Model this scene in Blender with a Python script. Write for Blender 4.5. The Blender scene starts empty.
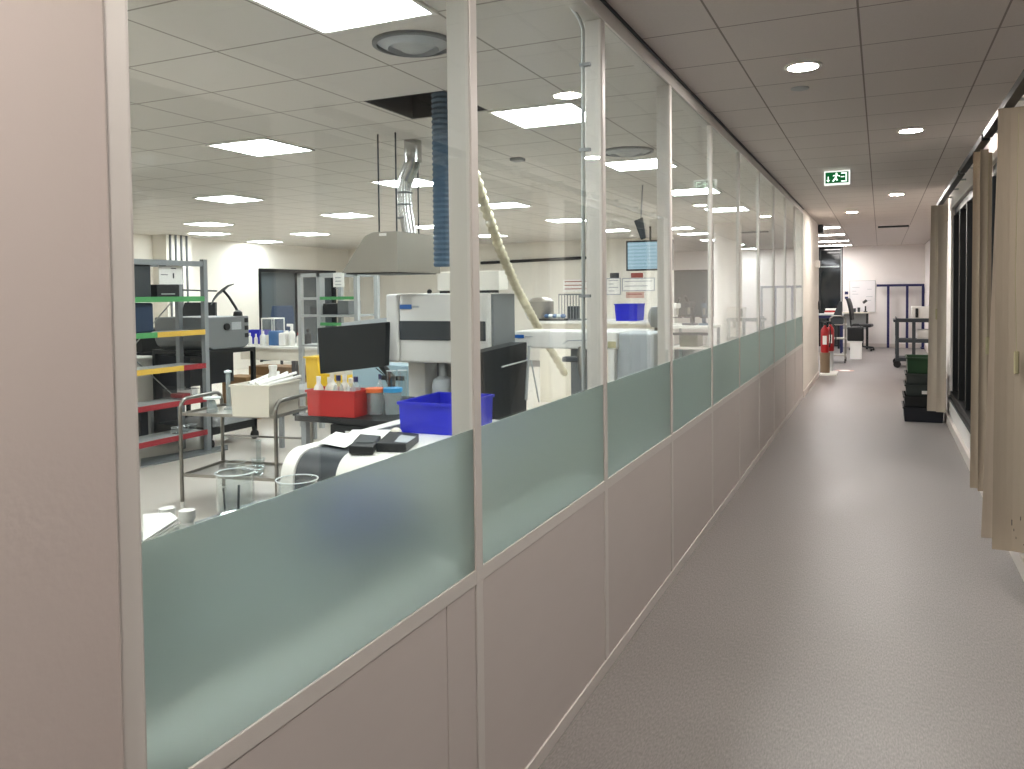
import bpy, bmesh, math, random
from mathutils import Vector, Matrix
random.seed(7)
sc = bpy.context.scene
COL = sc.collection
PI = math.pi
# ---------------------------------------------------------------- camera model (fitted to the photograph)
FP, YAW, PIT, ROL, PX, PY, EYE = 803.0, .4306, .0328, -.0110, 512.0, 319.7, 1.55
Fw = Vector((-math.sin(YAW)*math.cos(PIT), math.cos(YAW)*math.cos(PIT), -math.sin(PIT)))
R0 = Vector((math.cos(YAW), math.sin(YAW), 0)); U0 = R0.cross(Fw)
Rt = R0*math.cos(ROL) + U0*math.sin(ROL); Up = -R0*math.sin(ROL) + U0*math.cos(ROL)
def at(x, y, X=None, Y=None, Z=None):
    d = Fw + Rt*((x-PX)/FP) + Up*((PY-y)/FP)
    t = X/d.x if X is not None else (Y/d.y if Y is not None else (Z-EYE)/d.z)
    return Vector((0, 0, EYE)) + d*t
cd = bpy.data.cameras.new('camera'); cam = bpy.data.objects.new('camera', cd); COL.objects.link(cam)
m = Matrix.Identity(4)
for i in range(3):
    m[i][0] = Rt[i]; m[i][1] = Up[i]; m[i][2] = -Fw[i]
m[2][3] = EYE
cam.matrix_world = m
cd.sensor_width = 36; cd.lens = FP/1024*36; cd.shift_y = -(384.5-PY)/1024; cd.clip_start = .02
sc.camera = cam

# ---------------------------------------------------------------- materials
def lin(c):
    if isinstance(c, str):
        c = [int(c[i:i+2], 16)/255 for i in (0, 2, 4)]
    return tuple((v/12.92 if v <= .04045 else ((v+.055)/1.055)**2.4) for v in c)
def newmat(name):
    mt = bpy.data.materials.new(name); mt.use_nodes = True
    nt = mt.node_tree; nt.nodes.clear()
    return mt, nt
def N(nt, t, **kw):
    n = nt.nodes.new(t)
    for k, v in kw.items(): setattr(n, k, v)
    return n
def mat(name, col, rough=.5, metal=0, var=.06, scale=6, bump=0, bscale=60, spec=.5, stretch=None, trans=0, coat=0):
    mt, nt = newmat(name); L = nt.links.new
    out = N(nt, 'ShaderNodeOutputMaterial'); p = N(nt, 'ShaderNodeBsdfPrincipled'); L(p.outputs[0], out.inputs[0])
    tc = N(nt, 'ShaderNodeTexCoord'); mp = N(nt, 'ShaderNodeMapping'); L(tc.outputs['Object'], mp.inputs[0])
    if stretch: mp.inputs['Scale'].default_value = stretch
    no = N(nt, 'ShaderNodeTexNoise'); no.inputs['Scale'].default_value = scale; no.inputs['Detail'].default_value = 4
    L(mp.outputs[0], no.inputs[0])
    c = lin(col)
    mx = N(nt, 'ShaderNodeMix', data_type='RGBA')
    mx.inputs[6].default_value = (*[max(0, v*(1-var)) for v in c], 1); mx.inputs[7].default_value = (*[min(1, v*(1+var)) for v in c], 1)
    L(no.outputs[0], mx.inputs[0]); L(mx.outputs[2], p.inputs['Base Color'])
    p.inputs['Roughness'].default_value = rough; p.inputs['Metallic'].default_value = metal
    p.inputs['Specular IOR Level'].default_value = spec
    if coat: p.inputs['Coat Weight'].default_value = coat
    if trans: p.inputs['Transmission Weight'].default_value = trans
    if bump:
        n2 = N(nt, 'ShaderNodeTexNoise'); n2.inputs['Scale'].default_value = bscale; L(mp.outputs[0], n2.inputs[0])
        b = N(nt, 'ShaderNodeBump'); b.inputs['Strength'].default_value = bump; b.inputs['Distance'].default_value = .01
        L(n2.outputs[0], b.inputs['Height']); L(b.outputs[0], p.inputs['Normal'])
    return mt
def emis(name, col, s):
    mt, nt = newmat(name); out = N(nt, 'ShaderNodeOutputMaterial'); e = N(nt, 'ShaderNodeEmission')
    e.inputs[0].default_value = (*lin(col), 1); e.inputs[1].default_value = s
    nt.links.new(e.outputs[0], out.inputs[0]); return mt
def glass(name, tint=(.95, .975, .96), gain=1.0, rough=0.0, haze=0.0):
    mt, nt = newmat(name); L = nt.links.new
    out = N(nt, 'ShaderNodeOutputMaterial'); tr = N(nt, 'ShaderNodeBsdfTransparent'); gl = N(nt, 'ShaderNodeBsdfGlossy')
    tr.inputs[0].default_value = (*tint, 1); gl.inputs['Roughness'].default_value = rough; gl.inputs[0].default_value = (1, 1, 1, 1)
    g = N(nt, 'ShaderNodeNewGeometry'); mr = N(nt, 'ShaderNodeMapRange')
    mr.inputs['To Min'].default_value = 1.5; mr.inputs['To Max'].default_value = 1/1.5
    L(g.outputs['Backfacing'], mr.inputs['Value'])
    fr = N(nt, 'ShaderNodeFresnel'); L(mr.outputs[0], fr.inputs['IOR'])
    mu = N(nt, 'ShaderNodeMath', operation='MULTIPLY', use_clamp=True); mu.inputs[1].default_value = gain; L(fr.outputs[0], mu.inputs[0])
    mx = N(nt, 'ShaderNodeMixShader'); L(mu.outputs[0], mx.inputs[0]); L(tr.outputs[0], mx.inputs[1]); L(gl.outputs[0], mx.inputs[2])
    last = mx
    if haze:
        df = N(nt, 'ShaderNodeBsdfTranslucent'); df.inputs[0].default_value = (.85, .9, .92, 1)
        tc = N(nt, 'ShaderNodeTexCoord'); no = N(nt, 'ShaderNodeTexNoise'); no.inputs['Scale'].default_value = 1.5
        L(tc.outputs['Object'], no.inputs[0])
        rr = N(nt, 'ShaderNodeMapRange'); rr.inputs['From Min'].default_value = .35; rr.inputs['From Max'].default_value = .7
        rr.inputs['To Max'].default_value = haze; L(no.outputs[0], rr.inputs['Value'])
        m2 = N(nt, 'ShaderNodeMixShader'); L(rr.outputs[0], m2.inputs[0]); L(mx.outputs[0], m2.inputs[1]); L(df.outputs[0], m2.inputs[2]); last = m2
    L(last.outputs[0], out.inputs[0]); return mt
def clearplastic(name, c):
    mt = glass(name, haze=.0); nt = mt.node_tree; L = nt.links.new
    out = [n for n in nt.nodes if n.type == 'OUTPUT_MATERIAL'][0]; src = out.inputs[0].links[0].from_socket
    d = N(nt, 'ShaderNodeBsdfDiffuse'); d.inputs[0].default_value = (*lin(c), 1); t = N(nt, 'ShaderNodeBsdfTranslucent'); t.inputs[0].default_value = (*lin(c), 1)
    a = N(nt, 'ShaderNodeMixShader'); L(d.outputs[0], a.inputs[1]); L(t.outputs[0], a.inputs[2])
    b = N(nt, 'ShaderNodeMixShader'); b.inputs[0].default_value = .28; L(src, b.inputs[1]); L(a.outputs[0], b.inputs[2]); L(b.outputs[0], out.inputs[0]); return mt
def frosted(name):
    mt, nt = newmat(name); L = nt.links.new
    out = N(nt, 'ShaderNodeOutputMaterial')
    gb = N(nt, 'ShaderNodeBsdfGlass'); gb.inputs['Roughness'].default_value = .36; gb.inputs['IOR'].default_value = 1.35
    gb.inputs[0].default_value = (.82, .87, .855, 1)
    df = N(nt, 'ShaderNodeBsdfDiffuse'); df.inputs[0].default_value = (.48, .58, .54, 1)
    tl = N(nt, 'ShaderNodeBsdfTranslucent'); tl.inputs[0].default_value = (.72, .86, .79, 1)
    a = N(nt, 'ShaderNodeMixShader'); a.inputs[0].default_value = .45; L(df.outputs[0], a.inputs[1]); L(tl.outputs[0], a.inputs[2])
    b = N(nt, 'ShaderNodeMixShader'); b.inputs[0].default_value = .2; L(gb.outputs[0], b.inputs[1]); L(a.outputs[0], b.inputs[2])
    L(b.outputs[0], out.inputs[0]); return mt
def gridmat(name, col, line, px_, ox, py_, oy, w=.010, rough=.85):
    mt, nt = newmat(name); L = nt.links.new
    out = N(nt, 'ShaderNodeOutputMaterial'); p = N(nt, 'ShaderNodeBsdfPrincipled'); L(p.outputs[0], out.inputs[0])
    p.inputs['Roughness'].default_value = rough; p.inputs['Specular IOR Level'].default_value = .2
    g = N(nt, 'ShaderNodeNewGeometry'); s = N(nt, 'ShaderNodeSeparateXYZ'); L(g.outputs['Position'], s.inputs[0])
    res = []
    for ch, per, off in ((0, px_, ox), (1, py_, oy)):
        a = N(nt, 'ShaderNodeMath', operation='SUBTRACT'); L(s.outputs[ch], a.inputs[0]); a.inputs[1].default_value = off - 100*per - w/2 + w/2
        d = N(nt, 'ShaderNodeMath', operation='DIVIDE'); L(a.outputs[0], d.inputs[0]); d.inputs[1].default_value = per
        f = N(nt, 'ShaderNodeMath', operation='FRACT'); L(d.outputs[0], f.inputs[0])
        b = N(nt, 'ShaderNodeMath', operation='SUBTRACT'); L(f.outputs[0], b.inputs[0]); b.inputs[1].default_value = .5
        c = N(nt, 'ShaderNodeMath', operation='ABSOLUTE'); L(b.outputs[0], c.inputs[0])
        e = N(nt, 'ShaderNodeMath', operation='GREATER_THAN'); L(c.outputs[0], e.inputs[0]); e.inputs[1].default_value = .5 - w/per/2
        res.append(e)
    mx = N(nt, 'ShaderNodeMath', operation='MAXIMUM'); L(res[0].outputs[0], mx.inputs[0]); L(res[1].outputs[0], mx.inputs[1])
    no = N(nt, 'ShaderNodeTexNoise'); no.inputs['Scale'].default_value = 120; L(g.outputs['Position'], no.inputs[0])
    cc = N(nt, 'ShaderNodeMix', data_type='RGBA'); c1 = lin(col)
    cc.inputs[6].default_value = (*[v*.94 for v in c1], 1); cc.inputs[7].default_value = (*[v*1.04 for v in c1], 1); L(no.outputs[0], cc.inputs[0])
    c2 = N(nt, 'ShaderNodeMix', data_type='RGBA'); L(mx.outputs[0], c2.inputs[0]); L(cc.outputs[2], c2.inputs[6]); c2.inputs[7].default_value = (*lin(line), 1)
    L(c2.outputs[2], p.inputs['Base Color']); return mt
def linomat():
    mt, nt = newmat('grey_lino'); L = nt.links.new
    out = N(nt, 'ShaderNodeOutputMaterial'); p = N(nt, 'ShaderNodeBsdfPrincipled'); L(p.outputs[0], out.inputs[0])
    g = N(nt, 'ShaderNodeNewGeometry'); mp = N(nt, 'ShaderNodeMapping'); mp.inputs['Scale'].default_value = (1, .25, 1); L(g.outputs['Position'], mp.inputs[0])
    no = N(nt, 'ShaderNodeTexNoise'); no.inputs['Scale'].default_value = 190; no.inputs['Detail'].default_value = 5; L(mp.outputs[0], no.inputs[0])
    n2 = N(nt, 'ShaderNodeTexNoise'); n2.inputs['Scale'].default_value = 1.3; n2.inputs['Detail'].default_value = 3; L(g.outputs['Position'], n2.inputs[0])
    r = N(nt, 'ShaderNodeValToRGB'); L(no.outputs[0], r.inputs[0])
    r.color_ramp.elements[0].position = .25; r.color_ramp.elements[0].color = (*lin('7f7a78'), 1)
    r.color_ramp.elements[1].position = .75; r.color_ramp.elements[1].color = (*lin('a39d9a'), 1)
    mx = N(nt, 'ShaderNodeMix', data_type='RGBA', blend_type='MULTIPLY'); mx.inputs[0].default_value = .25
    L(r.outputs[0], mx.inputs[6]); L(n2.outputs[0], mx.inputs[7]); L(mx.outputs[2], p.inputs['Base Color'])
    mr = N(nt, 'ShaderNodeMapRange'); mr.inputs['To Min'].default_value = .33; mr.inputs['To Max'].default_value = .48; L(n2.outputs[0], mr.inputs['Value'])
    L(mr.outputs[0], p.inputs['Roughness']); p.inputs['Specular IOR Level'].default_value = .4
    b = N(nt, 'ShaderNodeBump'); b.inputs['Strength'].default_value = .15; b.inputs['Distance'].default_value = .003
    L(no.outputs[0], b.inputs['Height']); L(b.outputs[0], p.inputs['Normal'])
    return mt
M = dict(
    wall=mat('cream_wall_paint', 'e6e1d8', .8, var=.02, bump=.05),
    nearwall=mat('pinkish_wall_paint', 'bdb2ac', .7, var=.03, scale=3, bump=.06),
    panel=mat('beige_laminate', 'c2bab5', .5, var=.03, scale=3, stretch=(1, 1, 4)),
    frame=mat('light_grey_aluminium', 'cdc8c2', .42, .05, var=.03),
    endwall=mat('warm_white_paint', 'eee8e4', .8, var=.02),
    skirt=mat('white_skirting', 'd8cfc8', .5, var=.02),
    lino=linomat(),
    labfloor=mat('pale_vinyl', 'cfc8bf', .28, var=.04, scale=2, bump=.02, spec=.5),
    ceil=gridmat('corridor_ceiling_tile', 'cfc7c2', '8f8681', .567, -.09, .567, 3.65, .009),
    labceil=gridmat('lab_ceiling_tile', 'd2cec8', '96928b', .6, -1.67, .568, 2.92, .012),
    glass=glass('clear_glass', gain=.6, haze=.015),
    frost=frosted('frosted_film'),
    cglass=glass('lab_glass', (.93, .95, .95), 1.3, rough=.08),
    cplastic=clearplastic('clear_plastic', 'dfe6ea'),
    rim=mat('glass_rim', 'dfe6e6', .15, var=.02),
    chrome=mat('stainless_tube', '8d8983', .28, .9, var=.05),
    steel=mat('brushed_steel', 'a39e96', .38, .75, var=.08, scale=10, stretch=(1, 1, .2)),
    duct=mat('galvanised_duct', 'bfbfbd', .22, .95, var=.15, scale=12),
    greymetal=mat('grey_painted_steel', '8b8f92', .5, .1, var=.04),
    palemetal=mat('pale_grey_steel', 'adb0b0', .5, .1, var=.03),
    black=mat('black_plastic', '101214', .45, var=.15),
    blackm=mat('black_steel', '101417', .4, .1, var=.1),
    darkwin=mat('dark_window_glass', '11161a', .06, var=.1, spec=.8),
    tealwin=mat('teal_window_glass', '3f4f52', .4, var=.1, spec=.2),
    dkgrey=mat('charcoal_plastic', '33383c', .5, var=.08),
    midgrey=mat('mid_grey_plastic', '76797a', .5, var=.05),
    lightgrey=mat('light_grey_plastic', 'a9adb0', .5, var=.04),
    instr=mat('white_instrument_shell', 'dbd9d5', .4, var=.02),
    white=mat('white_plastic', 'e6e3dd', .45, var=.02),
    offwhite=mat('cream_plastic', 'e0d9cb', .5, var=.04),
    paper=mat('white_paper', 'f0eeea', .8, var=.02),
    red=mat('red_plastic', 'b3221f', .4, var=.06),
    redbeam=mat('red_label_strip', '9a2a33', .5, var=.05),
    yelbeam=mat('yellow_label_strip', 'd9b24a', .5, var=.05),
    grnbeam=mat('green_label_strip', '4f9a5c', .5, var=.05),
    blue=mat('blue_plastic', '2026b8', .35, var=.06),
    navy=mat('navy_steel', '1d1f55', .4, var=.06),
    blueduct=mat('blue_grey_hose', '4d6478', .6, var=.08),
    ltblue=mat('pale_blue_panel', 'a9c3cf', .5, var=.04),
    midblue=mat('steel_blue_plastic', '4a6f9c', .5, var=.05),
    cream=mat('cream_hose', 'd8cfb4', .6, var=.05),
    yellow=mat('yellow_plastic', 'ecc21c', .4, var=.05),
    brown=mat('brown_cardboard', '8e6f4c', .8, var=.1),
    blind=mat('beige_blind_fabric', 'a69988', .8, var=.05, scale=40, stretch=(1, 1, .06), bump=.1, bscale=120),
    blind_lit=mat('lit_blind_fabric', 'bfb2a2', .8, var=.05, scale=40, stretch=(1, 1, .06)),  # same blind fabric, colour lightened for slats that catch the light
    cordw=mat('beige_cord_weight', 'aca482', .5, var=.05),
    green=mat('green_plastic', '183f20', .4, var=.08),
    dkgreen=mat('grey_green_plastic', '353c3a', .4, var=.08),
    navyp=mat('dark_navy_plastic', '10141f', .4, var=.1),
    orange=mat('orange_plastic', 'e8743a', .4, var=.05),
    cyan=mat('sky_blue_plastic', '3b9ad0', .4, var=.05),
    benchgrey=mat('bench_grey_laminate', '6b706e', .4, var=.03),
    rubber=mat('black_rubber', '141414', .7, var=.1),
    logo=mat('blue_badge', '1f5fa8', .4, var=.03),
    ink=mat('dark_ink', '3c3f44', .7, var=.03),
    redink=mat('red_ink', '9a5048', .7, var=.03),
    pink=mat('pale_pink_print', 'c9a79c', .7, var=.03),
    exitg=emis('exit_green', '1d6a3a', .55), exitw=emis('exit_white', 'e8fff0', 1.6),
    screen=None, exitf=emis('glowing_exit_frame', 'f2f5ee', .8),  # exitf: glow put into the sign frame so its white border shows
    lamp=emis('lamp_diffuser', 'f6fbff', 26.0),
    lampend=emis('warm_lamp_diffuser', 'fffaf7', 28.0),
    down=emis('downlight_lens', 'fff8f1', 330.0),
    lampframe=mat('white_lamp_frame', 'e6e3de', .5, var=.01),
    whiteboard=mat('whiteboard_enamel', 'e6e3e4', .25, var=.02),
    extred=mat('extinguisher_red', '9c1419', .3, var=.05),
    tan=mat('tan_post', '7d6a55', .6, var=.08),
    cavity=mat('dark_cavity', '2a2c2c', .9, var=.1),
    chairblue=mat('blue_chair_fabric', '27384f', .8, var=.08),
)
def screenmat():
    mt, nt = newmat('lit_screen'); L = nt.links.new
    out = N(nt, 'ShaderNodeOutputMaterial'); e = N(nt, 'ShaderNodeEmission'); L(e.outputs[0], out.inputs[0])
    tc = N(nt, 'ShaderNodeTexCoord'); w = N(nt, 'ShaderNodeTexWave', bands_direction='Z'); w.inputs['Scale'].default_value = 5; w.inputs['Distortion'].default_value = .4
    L(tc.outputs['Object'], w.inputs[0])
    r = N(nt, 'ShaderNodeValToRGB'); L(w.outputs[0], r.inputs[0]); r.color_ramp.elements[0].color = (*lin('9ab8c4'), 1); r.color_ramp.elements[1].color = (*lin('b4cbdc'), 1)
    L(r.outputs[0], e.inputs[0]); e.inputs[1].default_value = .8; return mt
M['screen'] = screenmat()

# ---------------------------------------------------------------- mesh builder
class MB:
    def __init__(s): s.bm = bmesh.new()
    def _faces(s, vs, faces):
        v = [s.bm.verts.new(p) for p in vs]
        for f in faces:
            try: s.bm.faces.new([v[i] for i in f])
            except ValueError: pass
        return s
    def hexa(s, p):   # 8 points: bottom 4 ccw, top 4 ccw
        return s._faces(p, [(3, 2, 1, 0), (4, 5, 6, 7), (0, 1, 5, 4), (1, 2, 6, 5), (2, 3, 7, 6), (3, 0, 4, 7)])
    def box(s, x0, x1, y0, y1, z0, z1, rz=0, c=None):
        x0, x1 = sorted((x0, x1)); y0, y1 = sorted((y0, y1)); z0, z1 = sorted((z0, z1))
        p = [(x0, y0, z0), (x1, y0, z0), (x1, y1, z0), (x0, y1, z0), (x0, y0, z1), (x1, y0, z1), (x1, y1, z1), (x0, y1, z1)]
        if rz:
            cx, cy = c if c else ((x0+x1)/2, (y0+y1)/2); co, si = math.cos(rz), math.sin(rz)
            p = [(cx+(a-cx)*co-(b-cy)*si, cy+(a-cx)*si+(b-cy)*co, z) for a, b, z in p]
        return s.hexa(p)
    def prism(s, pts, axis, a, b):   # pts: 2D outline; axis 'x','y','z'; from a to b
        def P(u, v, t): return {'x': (t, u, v), 'y': (u, t, v), 'z': (u, v, t)}[axis]
        n = len(pts); vs = [P(u, v, a) for u, v in pts] + [P(u, v, b) for u, v in pts]
        fs = [tuple(range(n)), tuple(range(2*n-1, n-1, -1))] + [(i, i+n, (i+1) % n+n, (i+1) % n) for i in range(n)]
        return s._faces(vs, fs)
    def lathe(s, prof, c=(0, 0, 0), seg=20, close=False):
        vs = []; fs = []
        for r, z in prof:
            for i in range(seg):
                a = 2*PI*i/seg; vs.append((c[0]+r*math.cos(a), c[1]+r*math.sin(a), c[2]+z))
        n = len(prof)
        for k in range(n-1):
            for i in range(seg):
                j = (i+1) % seg; fs.append((k*seg+i, k*seg+j, (k+1)*seg+j, (k+1)*seg+i))
        if not close:
            if prof[0][0] > 1e-5: fs.append(tuple(range(seg-1, -1, -1)))
            if prof[-1][0] > 1e-5: fs.append(tuple((n-1)*seg+i for i in range(seg)))
        return s._faces(vs, fs)
    def tube(s, pts, r, seg=10, rs=None, cap=True):
        pts = [Vector(p) for p in pts]; n = len(pts); vs = []; fs = []
        prev = None
        for k, p in enumerate(pts):
            t = (pts[min(k+1, n-1)] - pts[max(k-1, 0)]).normalized()
            if prev is None:
                u = t.orthogonal().normalized()
            else:
                u = (prev - t*prev.dot(t)).normalized()
            prev = u; w = t.cross(u); rr = rs[k] if rs else r
            for i in range(seg):
                a = 2*PI*i/seg; vs.append(tuple(p + u*(rr*math.cos(a)) + w*(rr*math.sin(a))))
        for k in range(n-1):
            for i in range(seg):
                j = (i+1) % seg; fs.append((k*seg+i, k*seg+j, (k+1)*seg+j, (k+1)*seg+i))
        if cap: fs.append(tuple(range(seg-1, -1, -1))); fs.append(tuple((n-1)*seg+i for i in range(seg)))
        return s._faces(vs, fs)
    def disc(s, c, r, axis='z', seg=24, h=.004):
        c = Vector(c); d = {'x': Vector((h, 0, 0)), 'y': Vector((0, h, 0)), 'z': Vector((0, 0, h))}[axis]
        return s.tube([c-d/2, c+d/2], r, seg)
    def ball(s, c, r, sz=1, seg=14):
        prof = [(max(1e-6, r*math.sin(PI*k/8)), -r*sz*math.cos(PI*k/8)) for k in range(9)]
        return s.lathe(prof, c, seg)
    def build(s, name, material, parent=None, bevel=0, smooth=False, local=False, kind=None):
        bm = s.bm
        bmesh.ops.remove_doubles(bm, verts=bm.verts, dist=1e-6)
        bmesh.ops.recalc_face_normals(bm, faces=bm.faces)
        if parent is not None and not local:
            bm.transform(WM[parent.name].inverted())
            org = None
        elif parent is None:
            xs = [v.co.x for v in bm.verts]; ys = [v.co.y for v in bm.verts]; zs = [v.co.z for v in bm.verts]
            org = Vector(((min(xs)+max(xs))/2, (min(ys)+max(ys))/2, min(zs)))
            bm.transform(Matrix.Translation(-org))
        else: org = None
        me = bpy.data.meshes.new(name); bm.to_mesh(me); bm.free()
        if smooth: 
            for p in me.polygons: p.use_smooth = True
            try: me.set_sharp_from_angle(angle=math.radians(40))
            except Exception: pass
        me.materials.append(material)
        o = bpy.data.objects.new(name, me); COL.objects.link(o)
        if parent is not None:
            o.parent = parent; WM[o.name] = WM[parent.name].copy()
        else:
            o.location = org; WM[o.name] = Matrix.Translation(org)
        if bevel:
            b = o.modifiers.new('bevel', 'BEVEL'); b.width = bevel; b.segments = 2; b.limit_method = 'ANGLE'
        if kind: o['kind'] = kind
        return o
WM = {}
def tag(o, label, cat, group=None, kind=None):
    o['label'] = label; o['category'] = cat
    if group: o['group'] = group
    if kind: o['kind'] = kind
    return o
def thing(name, label, cat, loc, rz=0, group=None):
    o = bpy.data.objects.new(name, None); COL.objects.link(o); o.empty_display_size = .05
    o.location = loc; o.rotation_euler = (0, 0, rz)
    WM[o.name] = Matrix.Translation(Vector(loc)) @ Matrix.Rotation(rz, 4, 'Z')
    return tag(o, label, cat, group)
def struct(o):
    o['kind'] = 'structure'; return o
def copy_tree(o, loc, label=None, rz=None, group=None):
    r = o.copy(); COL.objects.link(r); r.location = loc
    if rz is not None: r.rotation_euler = (0, 0, rz)
    if label: r['label'] = label
    if group: r['group'] = group
    for ch in list(o.children):
        c = ch.copy(); COL.objects.link(c); c.parent = r
        for g in list(ch.children):
            d = g.copy(); COL.objects.link(d); d.parent = c
    return r

# ================================================================ SETTING
C = 2.713; D1 = 1.013; W = 1.1375; Y0 = .8548; SEC = 15.4; LABY = 17.0; ENDY = 23.6; BACK = -12.4
RW = .72
struct(MB().box(-D1-.03, 1.3, -3, ENDY, -.1, 0).box(-7.5, -D1-.03, SEC+.12, ENDY, -.1, 0).build('floor', M['lino']))
struct(MB().box(BACK, -D1-.03, -3, SEC+.12, -.1, 0).box(BACK, -7.5, SEC+.12, ENDY, -.1, 0).build('floor', M['labfloor']))
struct(MB().box(-D1, 1.3, -3, SEC, C, C+.1).box(-1.6, 1.3, SEC, ENDY, C, C+.1).build('ceiling', M['ceil']))
HX0, HX1, HY0, HY1 = -2.83, -2.27, 4.05, 4.61
o = struct(MB().box(BACK, HX0, -3, SEC, C, C+.1).box(HX1, -D1, -3, SEC, C, C+.1).box(HX0, HX1, -3, HY0, C, C+.1).box(HX0, HX1, HY1, SEC, C, C+.1)
     .box(BACK, -1.6, SEC, ENDY, C, C+.1).build('ceiling', M['labceil']))
MB().box(HX0-.02, HX1+.02, HY0-.02, HY0, C+.1, C+.6).box(HX0-.02, HX1+.02, HY1, HY1+.02, C+.1, C+.6).box(HX0-.02, HX0, HY0, HY1, C+.1, C+.6).box(HX1, HX1+.02, HY0, HY1, C+.1, C+.6).box(HX0-.02, HX1+.02, HY0-.02, HY1+.02, C+.6, C+.62).box(HX0, HX1, HY0, HY0+.012, C, C+.1).box(HX0, HX1, HY1-.012, HY1, C, C+.1).box(HX0, HX0+.012, HY0, HY1, C, C+.1).box(HX1-.012, HX1, HY0, HY1, C, C+.1).build('ceiling_opening', M['cavity'], o)
# walls
struct(MB().box(BACK-.15, BACK, -3, 13.7, 0, C).box(BACK-.15, BACK, 16.45, LABY, 0, C).box(BACK-.15, BACK, 13.7, 16.45, 2.16, C).box(BACK-.15, BACK, 13.7, 16.45, 0, .1).build('wall_left', M['wall']))
struct(MB().box(BACK-.15, -4.05, LABY, LABY+.2, 0, C).box(-7.5, -7.35, LABY+.2, ENDY, 0, C).build('wall_far', M['wall']))
struct(MB().box(BACK-.15, .9, -3.15, -3, 0, C).build('wall_behind', M['wall']))
we = MB().box(-7.5, -5.6, ENDY, ENDY+.15, 0, C).box(-5.6, -4.4, ENDY, ENDY+.15, 2.18, C).box(-5.6, -4.4, ENDY, ENDY+.15, 0, .8).box(-4.4, -3.95, ENDY, ENDY+.15, 0, C)
we.box(-3.95, -3.6, ENDY, ENDY+.15, 2.18, C).box(-3.95, -3.6, ENDY, ENDY+.15, 0, .8).box(-3.6, -1.55, ENDY, ENDY+.15, 0, C).box(-.94, 1.3, ENDY, ENDY+.15, 0, C)
struct(we.build('wall_end', M['endwall']))
def darkwin(name, x0, x1, y, z0, z1, bars=(), mt='darkwin'):
    w = struct(MB().box(x0, x1, y+.06, y+.08, z0, z1).build(name, M[mt]))
    f = MB().box(x0, x0+.05, y, y+.06, z0, z1).box(x1-.05, x1, y, y+.06, z0, z1).box(x0+.05, x1-.05, y, y+.06, z0, z0+.05).box(x0+.05, x1-.05, y, y+.06, z1-.05, z1)
    for b in bars: f.box(x0+.05, x1-.05, y, y+.06, b, b+.05)
    f.build('window_frame', M['blackm'], w); return w
darkwin('window_11', -5.6, -4.4, ENDY+.02, .8, 2.18, mt='tealwin'); darkwin('window_12', -3.95, -3.6, ENDY+.02, .8, 2.18, mt='tealwin')
w = darkwin('window_13', -1.55, -.94, ENDY+.02, 0, C)
MB().box(-1.5, -1.03, ENDY+.0, ENDY+.02, 2.17, 2.2).build('transom', M['palemetal'], w)
MB().box(-.99, -.965, ENDY-.0, ENDY+.02, 0, C).build('jamb', M['palemetal'], w)
w = struct(MB().box(BACK-.10, BACK-.08, 13.7, 16.45, .1, 2.16).build('window_14', mat('dusk_glass', '5d666b', .25, var=.1, scale=1)))
f = MB().box(BACK-.08, BACK+.01, 13.7, 13.78, .1, 2.16).box(BACK-.08, BACK+.01, 16.37, 16.45, .1, 2.16).box(BACK-.08, BACK+.01, 13.78, 16.37, 2.08, 2.16).box(BACK-.08, BACK+.01, 15.0, 15.12, .1, 2.08)
f.build('window_frame', M['blackm'], w)
# corridor side wall beyond the glazing
struct(MB().box(-D1-.12, -D1, Y0+10*W, SEC, 0, C).box(-7.5+3.4, -D1-.12, SEC-.12+.12, SEC+.12, 0, 0.001).build('wall_corridor', M['wall']))
struct(MB().box(-D1, -D1+.012, Y0+10*W+.05, SEC+.0, 0, .09).build('baseboard_corridor', M['skirt']))
# near wall (left foreground) and right wall
struct(MB().box(-D1-.2, -D1+.02, -3, .803, 0, C).build('wall_near', M['nearwall'], bevel=.006))
WZ0, WZ1 = .32, 2.45
rw = MB().box(RW, RW+.3, 10.3, 10.75, 0, C).box(RW, RW+.3, -3, 10.3, 0, WZ0).box(RW, RW+.3, -3, 10.3, WZ1, C).box(RW, RW+.3, 6.9, 7.25, WZ0, WZ1).box(RW, RW+.3, -3, -2, WZ0, WZ1).box(RW, RW+.3, 3.2, 3.5, WZ0, WZ1)
rw.box(1.05, 1.3, 10.75, ENDY, 0, C).box(RW+.3, 1.05, 10.6, 10.75, 0, C)
struct(rw.build('wall_right', M['endwall']))
struct(MB().box(.69, RW, -3, 10.75, 0, .1).build('baseboard_right', M['skirt'], bevel=.003))
struct(MB().box(1.035, 1.05, 10.75, ENDY, 0, .1).box(-.94, 1.03, ENDY-.015, ENDY, 0, .1).build('baseboard_end', M['skirt']))
n = 15
for a, b in ((7.25, 10.3), (3.5, 6.9), (-2, 3.2)):
    w = struct(MB().box(RW+.1, RW+.11, a, b, WZ0, WZ1).build('window_%d' % n, M['darkwin'])); n += 1
    f = MB().box(RW+.0, RW+.1, a, b, WZ0, WZ0+.07).box(RW+.03, RW+.1, a, b, WZ1-.08, WZ1)
    k = a
    cnt = int((b-a)/.75)
    for i in range(cnt+1):
        y = a + (b-a)*i/cnt; f.box(RW+.02, RW+.1, max(a, y-.045), min(b, y+.045), WZ0+.07, WZ1-.08)
    f.build('window_frame', M['blackm'], w, bevel=.004)
    MB().box(RW-.02, RW, a-.02, b+.02, WZ0-.015, WZ0+.02).build('window_sill', M['blackm'], w)
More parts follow.
